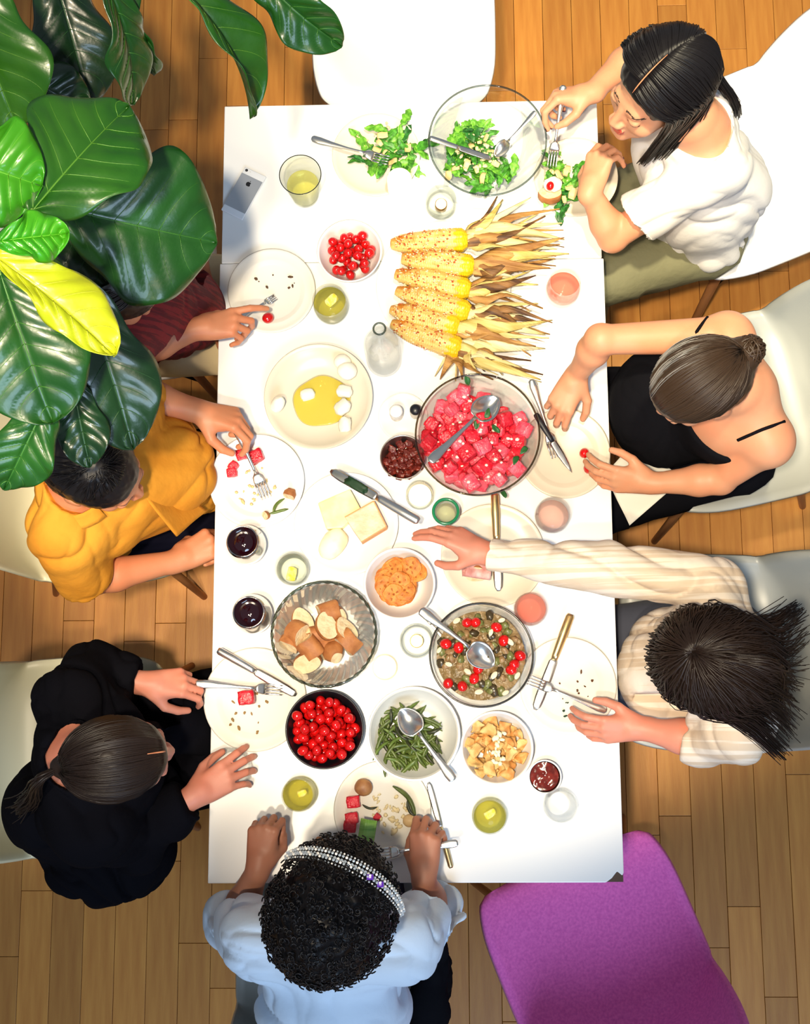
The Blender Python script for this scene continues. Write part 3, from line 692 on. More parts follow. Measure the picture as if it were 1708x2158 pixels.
for (u, v, k, rot, z), w_ in zip(bl, bn_): bread(k, P(u, v, TT + z), rot, w_ + ' bread chunk in the fluted glass bowl', 'bread chunks in the fluted bowl', 1.10)
bread(2, P(1160, 410, TT + .030), (0, -1.25, 1.6), 'bread slice topped with cheese and tomato, beside the corn husks', s=.95, name='topped_bread')
V, F = blob(.022, .018, .006, .25, 2, 5, 3); tag(ob('soft_cheese', mesh('soft_cheese', V, F, feta), None, P(1165, 388, TT + .046)), 'smear of white cheese on the tomato topped bread', 'cheese')
bread(0, P(1003, 1205, TT + .030), (0, .9, 1.5), 'bread piece under slices of pink meat', s=.95)
meat = mat('pink_meat', (.50, .20, .17), .5, noise=(40, (.68, .40, .36), .4, .65), bump=(60, .3))
for i, (u, v, a) in enumerate(((1000, 1193, .1), (1008, 1200, -.15))):
    V, F = grid_mesh(lambda x, y: Vector(((x - .5) * .058, (y - .5) * .040, .004 * math.sin(x * 7 + i) + .003 * math.sin(y * 6))), 12, 8, .003)
    o = ob('meat_slice', mesh('meat_slice', V, F, meat), None, P(u, v, TT + .050 + i * .006), (.1, .1, a)); tag(o, 'thin slice of pink cured meat on the cream plate under the sleeve', 'meat', 'cured meat slices')
V, F = loaf(.02, .018, .012, 9)[0], None
bread(3, P(676, 1774, TT + .014), (PI / 2 * .1, -1.4, .5), 'small bread end lying on the bare table', s=.55)
bread(3, P(612, 1040, TT + .022), (.2, .3, 1.2), 'brown bread piece on the deep rimmed plate', s=.65)
bread(3, P(562, 1086, TT + .016), (.2, .9, .5), 'toasted bread corner beside the beans on the deep rimmed plate', s=.45)

# crackers
ck = mat('orange_cracker', (.70, .25, .035), .6, noise=(70, (.50, .13, .012), .45, .7), bump=(90, .4), var=.1)
pit = mat('cracker_hole', (.35, .09, .01), .8)
def cracker_me(seed):
    q = random.Random(seed); hs = [(q.uniform(.35, .65) * math.cos(t), q.uniform(.35, .65) * math.sin(t)) for t in [2 * PI * k / 5 + q.random() * .4 for k in range(5)]] + [(0, 0)]
    mb = MB(); n = 26; rings = [.0, .12, .25, .38, .5, .62, .75, .88, .96, 1.0]; V = []; F = []; I = []; Rr = .0225
    for ri in rings:
        for k in range(n):
            t = 2 * PI * k / n; x, y = ri * math.cos(t), ri * math.sin(t); e = 1 + .03 * math.sin(5 * t + seed)
            z = .0035 - .002 * ri ** 4 + .002 * x * y - sum(.0026 * math.exp(-((x - a) ** 2 + (y - b) ** 2) / .008) for a, b in hs)
            V.append((x * Rr * e, y * Rr * e, z))
    for i in range(len(rings) - 1):
        for k in range(n):
            f = (i * n + k, (i + 1) * n + k, (i + 1) * n + (k + 1) % n, i * n + (k + 1) % n); c = [sum(V[j][m] for j in f) / 4 / Rr for m in (0, 1)]
            F.append(f); I.append(1 if any((c[0] - a) ** 2 + (c[1] - b) ** 2 < .009 for a, b in hs) else 0)
    o = len(V); V += [(x, y, z - .003) for x, y, z in V[-n:]]
    for k in range(n): F.append(((len(rings) - 1) * n + k, o + k, o + (k + 1) % n, (len(rings) - 1) * n + (k + 1) % n)); I.append(0)
    F.append(tuple(o + k for k in range(n))[::-1]); I.append(0)
    me = mesh('round_cracker', V, F, [ck, pit]); me.polygons.foreach_set('material_index', I); return me
cks = [cracker_me(k) for k in range(4)]; root, p, r, zf = bw['cracker']; rr = random.Random(9)
for i in range(34):
    lay = i // 8; a = i * 2.4 + rr.random() * .5; d = r * (.16 + .44 * ((i * .618) % 1.0))
    if i % 8 == 0: d = 0.004
    o = ob('round_cracker', cks[i % 4], None, (p.x + d * math.cos(a), p.y + d * math.sin(a), TT + .012 + i * .0013), (rr.uniform(-.35, .35), rr.uniform(-.35, .35), a), 1.05); tag(o, 'round orange cracker with small holes in the white bowl', 'cracker', 'round crackers in the white bowl')

# pita chips
chips = [mat('pita_chip_a', (.56, .22, .045), .6, noise=(35, (.70, .42, .14), .4, .6), bump=(50, .4), var=.12), mat('pita_chip_b', (.70, .46, .17), .6, noise=(35, (.58, .26, .06), .5, .7), bump=(50, .4), var=.08)]
def chip_me(seed):
    q = random.Random(seed); w, l = q.uniform(.024, .034), q.uniform(.028, .042); ph_ = q.random() * 6
    V, F = grid_mesh(lambda u, v: Vector(((u - .5) * l * (1 - .35 * v), (v - .5) * w * (1 - .2 * u), .005 * math.sin(u * 4 + ph_) * math.cos(v * 3) + .0012 * math.sin(9 * u + 7 * v))), 8, 7, .0045)
    return mesh('pita_chip', V, F, chips[seed % 2])
cms = [chip_me(k) for k in range(6)]; root, p, r, zf = bw['chips']; pile = Pile(p.x, p.y, zf, r * .95, 5)
for i in range(46):
    c = pile.drop(.0105, 8, rlim=r * .92); o = ob('pita_chip', cms[i % 6], None, c, rnd_rot(rr, .7), rr.uniform(.75, 1.05)); tag(o, 'golden pita chip in the white bowl beside the relish', 'chip', 'pita chips in the white bowl')

# green beans
bn = [mat('bean_a', (.055, .085, .012), .4, noise=(50, (.12, .16, .03), .4, .7)), mat('bean_b', (.11, .17, .03), .4, noise=(50, (.06, .09, .01), .4, .7)), mat('bean_dark', (.025, .03, .01), .4)]
def bean_me(seed):
    q = random.Random(seed); L = q.uniform(.05, .075); c = q.uniform(-.012, .012)
    pts = [(L * (t - .5), c * math.sin(PI * t), .003 * math.sin(5 * t + seed)) for t in [k / 9 for k in range(10)]]
    return mesh('green_bean', *tube(pts, [.0012, .0032, .0042, .0046, .0044, .0046, .0043, .0042, .003, .001], 7), bn[(0, 1, 0, 1, 2)[seed % 5]])
bms = [bean_me(k) for k in range(8)]; root, p, r, zf = bw['beans']
for i in range(120):
    a = rr.random() * 2 * PI; d = math.sqrt(rr.random()); u, v = 852 + 62 * d * math.cos(a) + 10, 1562 + 62 * d * math.sin(a) - 5
    if (u - 905) + (1530 - v) > 38: u -= 45; v += 25
    z = TT + .012 + .030 * (1 - d * .8) * (i / 120) + .006
    q = P(u, v, z); dd = math.hypot(q.x - p.x, q.y - p.y); q.z = max(z, TT + zf(min(dd + .01, r * .95)) + .004)
    o = ob('green_bean', bms[i % 8], None, q, (rr.uniform(-.2, .2), rr.uniform(-.25, .25), rr.choice((.9, 1.1, -.6, -.8, -1.0, 2.3, .2)) + rr.uniform(-.3, .3)), rr.uniform(.8, 1.05)); tag(o, 'cooked green bean in the wide white bowl', 'bean', 'green beans in the white bowl')
def one_bean(k, u, v, z, rz, label, s=1.0): tag(ob('green_bean', bms[k], None, P(u, v, TT + z), (0, .1, rz), s), label, 'bean')
one_bean(1, 588, 1066, .016, .95, 'green bean on the deep rimmed plate, the steeper of the crossed pair', .8)
one_bean(3, 588, 1078, .020, .25, 'green bean on the deep rimmed plate, the flatter of the crossed pair', .8)
one_bean(2, 852, 1690, .014, -.95, 'long green bean on the plate before the tiara wearer', 1.15)
one_bean(4, 870, 1705, .016, -1.05, 'dark green bean beside the long bean before the tiara wearer', .8)
one_bean(4, 780, 1698, .010, -.15, 'short dark bean between potato and watermelon', .6)

# sundried tomatoes, relish, stew
sd = mat('sundried', (.11, .012, .008), .35, noise=(60, (.25, .03, .015), .45, .7), bump=(80, .6))
root, p, r, zf = bw['sundried']; pile = Pile(p.x, p.y, zf, r * .9, 6)
sds = [mesh('sun_dried_tomato', *blob(.012, .009, .005, .45, 2.2, k, 3), sd) for k in range(4)]
for i in range(40):
    c = pile.drop(.0062, 6, rlim=r * .9); tag(ob('sun_dried_tomato', sds[i % 4], None, c, rnd_rot(rr, .6)), 'wrinkled dark sun dried tomato in the small steel bowl', 'tomato', 'sun dried tomatoes in the steel bowl')
root, p, r, zf = bw['sauce']
def disc(rad, z, amp, seed, freq=60, nr=14, seg=40, dome=0.0):
    V = []; F = []
    for i in range(nr):
        q = rad * i / (nr - 1)
        for k in range(seg): t = 2 * PI * k / seg; V.append((q * math.cos(t), q * math.sin(t), z + dome * (1 - (q / rad) ** 2)))
    V = np.array(V); V[:, 2] += amp * (vnoise(V, freq, seed) + .5 * vnoise(V, freq * 2.2, seed + 1))
    for i in range(nr - 1):
        for k in range(seg): F.append((i * seg + k, (i + 1) * seg + k, (i + 1) * seg + (k + 1) % seg, i * seg + (k + 1) % seg))
    return V, F
tag(ob('red_relish', mesh('red_relish', *disc(r * .86, .034, .0016, 3, 90), mat('relish', (.10, .008, .004), .12, noise=(70, (.22, .02, .01), .4, .7), coat=.6)), None, (p.x, p.y, TT)), 'glossy dark red relish filling the tiny dip bowl', 'sauce', None, 'stuff')
root, p, r, zf = bw['rata']
stew = mat('stew', (.16, .105, .035), .35, noise=(45, (.30, .20, .09), .35, .65), bump=(70, .7), spec=.5)
tag(ob('vegetable_stew', mesh('vegetable_stew', *disc(r * .86, .045, .006, 7, 55, 40, 96, .012), stew), None, (p.x, p.y, TT)), 'brown green chopped vegetable stew filling the glass bowl', 'stew', None, 'stuff')
pcs = [mat('stew_piece_a', (.12, .13, .03), .35, noise=(60, (.20, .20, .07), .4, .6)), mat('stew_piece_b', (.24, .13, .05), .4, noise=(60, (.36, .25, .12), .4, .6)), mat('stew_piece_c', (.05, .035, .015), .3)]
ems = [mesh('vegetable_piece', *blob(.011, .008, .005, .35, 2.0, k + 40, 2), pcs[k % 3]) for k in range(6)]
for i in range(95):
    a = rr.random() * 2 * PI; d = r * .80 * math.sqrt(rr.random()); x, y = d * math.cos(a), d * math.sin(a); zz = .046 + .012 * (1 - (d / (r * .86)) ** 2)
    tag(ob('vegetable_piece', ems[i % 6], None, (p.x + x, p.y + y, TT + zz + .003), rnd_rot(rr, .5), rr.uniform(.7, 1.15)), 'soft chopped vegetable piece in the glass bowl stew', 'vegetable', 'vegetable pieces in the stew')
for u, v in ((985, 1312), (1003, 1312), (1047, 1322), (1062, 1350), (940, 1357), (967, 1365), (1097, 1382), (1085, 1400), (1008, 1410), (1000, 1430), (945, 1440), (1078, 1412), (975, 1446)):
    tomato(P(u, v, TT + .060), 'softened red tomato half in the vegetable stew', 'tomato halves in the stew', 1.05)
alm = mat('almond_flake', (.74, .64, .44), .5); am = mesh('almond_flake', *blob(.011, .0065, .0013, .08, 1.5, 3, 2), alm)
for u, v, a in ((963, 1308, .6), (1076, 1353, -.8), (1042, 1423, .9), (1091, 1424, 1.0), (986, 1415, -.6), (946, 1400, -.3), (1010, 1458, .2), (1066, 1460, .5), (1035, 1333, 1.2), (926, 1370, 1.0), (1058, 1307, .3)):
    tag(ob('almond_flake', am, None, P(u, v, TT + .066), (rr.uniform(-.3, .3), rr.uniform(-.3, .3), a), rr.uniform(.7, 1.0)), 'pale almond flake on the vegetable stew', 'almond', 'almond flakes on the stew')

# mozzarella in oil
oil = thin('olive_oil', (.93, .88, .40), .25, .03, body=.45, body_col=(.86, .74, .14))
p, r = pl['I'][1:]; 
def oilw(a, j): return 1 + .06 * math.sin(2 * a + 1) + .03 * math.sin(5 * a)
c = P(678, 845, TT + .008); tag(ob('olive_oil', mesh('olive_oil', *lathe([(0, .0045), (.060, .0045), (.064, .003), (.062, .001), (0, .001)], 56, False, oilw), oil), None, (c.x, c.y, TT + .004)), 'shallow pool of yellow olive oil in the deep white dish', 'oil', None, 'stuff')
moz = mat('mozzarella', (.88, .85, .74), .35, sss=.15)
for i, (u, v, s, z, w) in enumerate(((722, 762, 1.0, .030, 0), (732, 782, 1.15, .034, 0), (726, 825, .95, .024, 1), (722, 858, 1.05, .026, 2), (727, 895, .95, .024, 1), (585, 852, 1.15, .026, 3), (648, 832, .9, .014, 2))):
    V, F = (blob(.021, .019, .014, .05, 1.5, i, 3) if w == 0 else chunk(.036, .028, .022, .6, .10, i, 4) if w < 3 else blob(.014, .024, .012, .12, 1.8, i, 3))
    tag(ob('mozzarella_piece', mesh('mozzarella_piece', V, F, moz), None, P(u, v, TT + z), (.2 * i, .1, .9 * i + 1.2 if w else 0), s * .95), ('milky mozzarella ball, uppermost in the oil dish', 'milky mozzarella ball with a yellow oily top', 'torn mozzarella piece just under the oily ball', 'mozzarella wedge half way down the row in the oil dish', 'mozzarella piece at the lower end of the row in the dish', 'mozzarella piece alone at the rim across the oil', 'mozzarella piece sitting in the middle of the oil')[i], 'cheese')

# cheeses
yel = mat('yellow_cheese', (.86, .76, .32), .4, noise=(30, (.90, .82, .45), .4, .6)); rind = mat('orange_rind_cheese', (.80, .50, .30), .5, noise=(35, (.86, .68, .48), .35, .65), bump=(50, .3)); brie = mat('soft_white_cheese', (.86, .80, .62), .5, noise=(20, (.80, .68, .40), .45, .65))
edge_m = mat('washed_rind', (.70, .30, .10), .6)
def wedge(pts, h, m, name, z0=0.0, bev=.003):
    bm = bmesh.new(); cx = sum(q.x for q in pts) / len(pts); cy = sum(q.y for q in pts) / len(pts)
    f = bm.faces.new([bm.verts.new((q.x - cx, q.y - cy, 0)) for q in pts]); rg = bmesh.ops.extrude_face_region(bm, geom=[f])
    for v in rg['geom']:
        if isinstance(v, bmesh.types.BMVert): v.co.z = h
    bmesh.ops.recalc_face_normals(bm, faces=bm.faces[:]); bmesh.ops.bevel(bm, geom=bm.edges[:], offset=bev, segments=2, profile=.6, affect='EDGES')
    bmesh.ops.subdivide_edges(bm, edges=[e for e in bm.edges if e.calc_length() > .012], cuts=2, use_grid_fill=True)
    for v in bm.verts: v.co += Vector(vnoise(np.array([v.co[:]]) + 3, 60, 2)) .to_3d() * 0 if False else Vector((0, 0, 0))
    me = bpy.data.meshes.new(name); bm.to_mesh(me); bm.free(); me.materials.append(m); me.polygons.foreach_set('use_smooth', [False] * len(me.polygons))
    return me, Vector((cx, cy, TT + z0))
zc = .034
me, c = wedge([P(670, 1060, TT + zc), P(738, 1030, TT + zc), P(762, 1075, TT + zc), P(722, 1112, TT + zc), P(688, 1115, TT + zc)], .030, yel, 'cheese_block', .006)
tag(ob('cheese_block', me, None, c), 'pale yellow cheese block on the three cheese plate', 'cheese')
t = thing('cheese_wedge', 'pinkish cheese wedge with an orange rind on the three cheese plate', 'cheese', (0, 0, 0))
me, c = wedge([P(727, 1090, TT + .042), P(788, 1056, TT + .042), P(815, 1110, TT + .042), P(762, 1142, TT + .042), P(745, 1118, TT + .042)], .036, rind, 'paste', .006); t.location = c; ob('paste', me, t)
for k, (qa, qb) in enumerate((((788, 1056), (815, 1110)), ((727, 1090), (788, 1056)), ((815, 1110), (762, 1142)))):
    A_, B_ = P(*qa, TT + .042) - c, P(*qb, TT + .042) - c; d = (B_ - A_).normalized(); nrm = Vector((d.y, -d.x, 0)) * (-1 if Vector((d.y, -d.x, 0)).dot(A_) < 0 else 1)
    V = [A_ + nrm * w + Vector((0, 0, z - A_.z)) for w in (-.001, .0014) for z in (.002, .0365)]; W_ = [B_ + nrm * w + Vector((0, 0, z - B_.z)) for w in (-.001, .0014) for z in (.002, .0365)]
    ob('rind', mesh('rind', V + W_, [(0, 1, 3, 2), (4, 6, 7, 5), (0, 4, 5, 1), (2, 3, 7, 6), (1, 5, 7, 3), (0, 2, 6, 4)], edge_m, False), t)
V, F = blob(.040, .027, .017, .12, 1.5, 8, 3); tag(ob('soft_cheese', mesh('soft_cheese', V, F, brie), None, P(702, 1146, TT + .022), (0, 0, .9)), 'soft creamy white cheese on the three cheese plate', 'cheese')

# loose pieces on plates
def cube(u, v, z, k, rz, label, s=.8, tilt=0): tag(ob('watermelon_cube', cubes[k], None, P(u, v, TT + z), (tilt, 0, rz), s), label, 'watermelon')
cube(510, 958, .016, 1, .2, 'watermelon piece under the fork neck on the deep rimmed plate', .85); cube(540, 962, .018, 2, .5, 'larger watermelon piece touching the fork neck on the deep rimmed plate', 1.05)
cube(492, 982, .014, 4, .9, 'small watermelon piece on the deep rimmed plate, nearer the seated person', .7); cube(489, 996, .014, 5, .2, 'lowest watermelon piece on the deep rimmed plate', .75)
cube(520, 1470, .034, 2, .15, 'watermelon cube speared on the fork of the person in black', 1.15)
cube(745, 1690, .018, 1, .1, 'watermelon cube topmost in the row of three before the tiara wearer', .95); cube(742, 1724, .018, 2, .2, 'watermelon cube in the middle of the row of three before the tiara wearer', .9); cube(738, 1742, .018, 4, -.1, 'watermelon cube lowest in the row of three before the tiara wearer', .9)
cube(795, 1722, .014, 5, .9, 'small red watermelon sliver before the tiara wearer', .5)
pot = mat('roast_potato', (.30, .12, .045), .5, noise=(40, (.45, .22, .08), .4, .65))
tag(ob('roast_potato', mesh('roast_potato', *blob(.020, .019, .016, .06, 1.5, 2, 3), pot), None, P(766, 1659, TT + .022)), 'brown roasted potato on the tiara wearer\'s plate', 'potato')
tag(ob('roast_potato', mesh('roast_potato', *blob(.016, .014, .010, .06, 1.5, 6, 3), mat('cut_potato', (.62, .42, .20), .5, noise=(40, (.45, .22, .08), .5, .7))), None, P(864, 1730, TT + .016)), 'pale cut potato on the tiara wearer\'s plate', 'potato')
cel = mat('celery', (.16, .34, .05), .4, noise=(40, (.28, .48, .10), .4, .6, (.3, 3, 1)))
ct = thing('celery_stick', 'green celery stick jutting over the plate toward the tiara', 'vegetable', P(772, 1765, TT + .085))
d0 = P(765, 1800, TT + .085) - P(776, 1733, TT + .085)
mb = MB(); mb.add(*grid_mesh(lambda u, v: d0 * (u - .5) * 1.15 + Vector((d0.y, -d0.x, 0)).normalized() * ((v - .5) * .032) + Vector((0, 0, .008 * math.cos((v - .5) * 3) + .0008 * math.sin(v * 40))), 8, 18, .003)); mb.build('stalk', cel, ct)
for k, s_ in ((0, -1), (1, 1)):
    V, F = small_leaf(.020, .004, 60 + k); ob('leaf_tip', mesh('leaf_tip', V, F, ar_m[2]), ct, (-d0.x * .5 + s_ * .012, -d0.y * .5, .004), (0, 0, PI / 2 + s_ * 2.0))
# scraps
crumbs(575, 585, .055, 9, 'dark scraps on the plate with one cherry tomato', (.10, .05, .02), .0028, seed=2)
crumbs(540, 1030, .050, 22, 'pale food scraps on the deep rimmed plate', (.62, .50, .24), .0032, seed=5)
crumbs(530, 1500, .055, 16, 'brown scraps on the plate of the person in black', (.28, .17, .06), .0028, seed=6)
crumbs(1225, 1450, .05, 10, 'dark scraps on the plate with crossed knife and fork', (.10, .04, .015), .0026, seed=7)
crumbs(1195, 1498, .018, 5, 'small green scraps on the plate with crossed knife and fork', (.02, .05, .02), .0028, seed=8)
crumbs(820, 1710, .048, 40, 'pale mash scraps on the plate of the tiara wearer', (.80, .66, .38), .0042, seed=9)
crumbs(800, 300, .055, 26, 'pale nut scraps over the arugula on the cream plate', (.74, .55, .28), .0026, z=TT + .018, seed=10)
crumbs(1000, 330, .060, 60, 'chopped nuts over the salad in the big glass bowl', (.80, .66, .36), .0034, z=TT + .052, seed=11)
crumbs(1195, 380, .045, 20, 'pale scraps on the plate of the person with long black hair', (.80, .66, .36), .003, z=TT + .02, seed=12)
crumbs(1055, 1575, .035, 26, 'white cheese crumbs over the pita chips', (.88, .80, .52), .0042, z=TT + .066, seed=13)
V, F = blob(.018, .014, .006, .3, 2, 17, 2); tag(ob('cheese_bite', mesh('cheese_bite', V, F, yel), None, P(1275, 992, TT + .052), (.3, .2, .4)), 'yellow bite held in fingertips over the two tomato plate', 'cheese')
V, F = blob(.011, .007, .006, .3, 2, 18, 2); tag(ob('tomato_bite', mesh('tomato_bite', V, F, tomred), None, P(589, 1780, TT + .075), (.3, .2, 1.2), .8), 'red tomato bite between the fingers of the raised fist', 'tomato')

# corn ----------------------------------------------------------
corn_m = mat('grilled_corn', (.50, .16, .010), .4, noise=(24, (.66, .44, .13), .38, .56), bump=(50, .2)); corn_y = mat('bare_corn', (.66, .42, .008), .35)
chili = mat('chili_flake', (.42, .07, .01), .6); cot = mat('cotija', (.76, .62, .36), .7)
hk = [mat('husk_%d' % k, a, .65, noise=(9, b, .4, .6, (1, 6, 1)), bump=(40, .35, (.4, 8, 1))) for k, (a, b) in enumerate((((.55, .42, .17), (.66, .54, .27)), ((.44, .33, .08), (.62, .48, .18)), ((.24, .10, .02), (.48, .26, .07)), ((.055, .02, .006), (.24, .11, .03)), ((.64, .56, .36), (.52, .44, .20))))]
def ear(L, Rr, seed):
    nr, per = 14, 4; nu = 110; q = random.Random(seed); V = []; F = []; I = []; nv = nr * per
    for i in range(nu):
        u = i / (nu - 1); x = u * L; rad = Rr * (math.sin(PI * min(.5, (u * .85 + .06))) ** .6 if u < .55 else 1.0) * (1 - .35 * max(0, u - .93) / .07)
        if u < .003: rad = .003
        for k in range(nv):
            t = 2 * PI * k / nv; row = k // per; ph_ = (row % 2) * .5
            bump = abs(math.sin(PI * (u * 32 + ph_))) ** .5 * abs(math.sin(PI * (k % per + .5) / per)) ** .6
            rr_ = rad * (.90 + .13 * bump) + .0012 * math.sin(u * 9 + seed + 2 * t); V.append((x, rr_ * math.cos(t), rr_ * math.sin(t)))
    for i in range(nu - 1):
        for k in range(nv): F.append((i * nv + k, i * nv + (k + 1) % nv, (i + 1) * nv + (k + 1) % nv, (i + 1) * nv + k)); I.append(1 if i > nu * (.83 + .03 * math.sin(k)) else 0)
    F.append(tuple(range(nv))[::-1]); I.append(0); F.append(tuple((nu - 1) * nv + k for k in range(nv))); I.append(1)
    me = mesh('ear', V, F, [corn_m, corn_y]); me.polygons.foreach_set('material_index', I); return me
cobs = [((823, 515), (986, 505), .045), ((846, 545), (1000, 562), .050), ((832, 577), (992, 612), .048), ((834, 612), (990, 660), .050), ((822, 652), (968, 690), .048), ((824, 682), (972, 738), .045)]
hdir = [[(1185, 470), (1120, 415), (1060, 420), (1180, 440), (1190, 505), (1100, 530), (1150, 455), (1095, 500), (1175, 525)],
        [(1170, 545), (1190, 500), (1150, 520), (1200, 535), (1110, 560), (1160, 565), (1090, 585), (1180, 515), (1075, 550)],
        [(1120, 640), (1135, 600), (1090, 600), (1170, 545), (1100, 625), (1145, 650), (1130, 580)],
        [(1140, 680), (1165, 680), (1120, 655), (1160, 705), (1100, 690), (1135, 640), (1080, 665)],
        [(1150, 705), (1130, 730), (1110, 690), (1158, 712), (1085, 720), (1165, 675), (1120, 750)],
        [(1145, 790), (1100, 775), (1060, 790), (1140, 800), (928, 800), (1080, 735), (1010, 790), (1120, 760), (975, 800), (1150, 735), (1040, 800)]]
names = ['topmost grilled corn cob, nearest the salad bowl', 'second grilled corn cob down from the salad bowl', 'third grilled corn cob down, dotted with red chili', 'fourth grilled corn cob down, with a dark burnt husk', 'fifth grilled corn cob down, with a short pale ear', 'lowest grilled corn cob, nearest the watermelon bowl']
for ci, ((a, b, z), hd) in enumerate(zip(cobs, hdir)):
    A_, B_ = P(*a, TT + z - .012), P(*b, TT + z - .004); d = B_ - A_; L = d.length; x = d.normalized(); y = Vector((0, 0, 1)).cross(x).normalized(); zz = x.cross(y)
    c = thing('corn_cob', names[ci], 'corn', A_); mt = Matrix((x, y, zz)).transposed(); c.rotation_euler = mt.to_euler(); inv = mt.transposed()
    ob('ear', ear(L, .0275, ci), c); q = random.Random(ci + 3)
    for nm, mm, n_, sz in (('chili_flakes', chili, 70, .0012), ('cheese_crumbs', cot, 90, .0012)):
        mb = MB()
        for _ in range(n_):
            u = q.uniform(.06, .80); t = q.gauss(PI / 2, .75); rad = .0282 * (math.sin(PI * min(.5, (u * .85 + .06))) ** .6) + .0006; s = sz * q.uniform(.6, 1.8)
            V, F = blob(s * 1.5, s, s * .8, .3, 2, q.randint(0, 50), 1); mb.add([(v[0] + u * L, v[1] + rad * math.cos(t), v[2] + rad * math.sin(t)) for v in V], F)
        stuff(mb.build(nm, mm, c))
    for hi, h in enumerate(hd):
        tip = inv @ (P(*h, TT + q.uniform(.012, .045) + .008 * (hi % 3)) - A_); st = Vector((L * .985, q.uniform(-.011, .011), q.uniform(-.006, .014))); dd = tip - st; side = Vector((-dd.y, dd.x, 0)).normalized()
        mid = st + dd * .5 + side * q.uniform(-.018, .018) + Vector((0, 0, q.uniform(.0, .02))); W_ = q.uniform(.010, .021); tw = q.uniform(-1.6, 1.6); cu = q.uniform(.2, .9)
        pts = curve_pts([st, st + dd * .22 + side * q.uniform(-.006, .006), mid, tip], 13)
        def f(u, v, pts=pts, side=side, W_=W_, tw=tw, cu=cu):
            p_ = pts[int(round(u * 12))]; w = W_ * (1.0 - max(0, u - .45) / .55) ** .9 * (.72 + .5 * min(1, u * 3)) + .0006; a = tw * u; t = v * 2 - 1
            up = Vector((0, 0, 1)); s2 = side * math.cos(a) + up * math.sin(a); n2 = up * math.cos(a) - side * math.sin(a)
            return p_ + s2 * (t * w) + n2 * (cu * w * (1 - t * t) - cu * w * .5 + .0016 * math.sin(7 * u + 4 * t))
        k = (0, 4, 1, 2, 0, 1, 3, 2, 4, 2, 3)[(hi + ci * 2) % 11]
        if ci == 3 and hi < 2: k = 3
        V, F = grid_mesh(f, 13, 6, .0007); ob('husk_leaf', mesh('husk_leaf', V, F, hk[k]), c)
        if hi % 2 == 0:
            j = 1 + hi; V, F = grid_mesh(lambda u, v: f(u, v * .35 + .3) + side * (.016 * u * (1 if hi % 4 else -1)) + Vector((0, 0, -.006 * u)), 13, 3, .0006); ob('husk_leaf', mesh('husk_leaf', V, F, hk[(k + 2) % 4]), c)

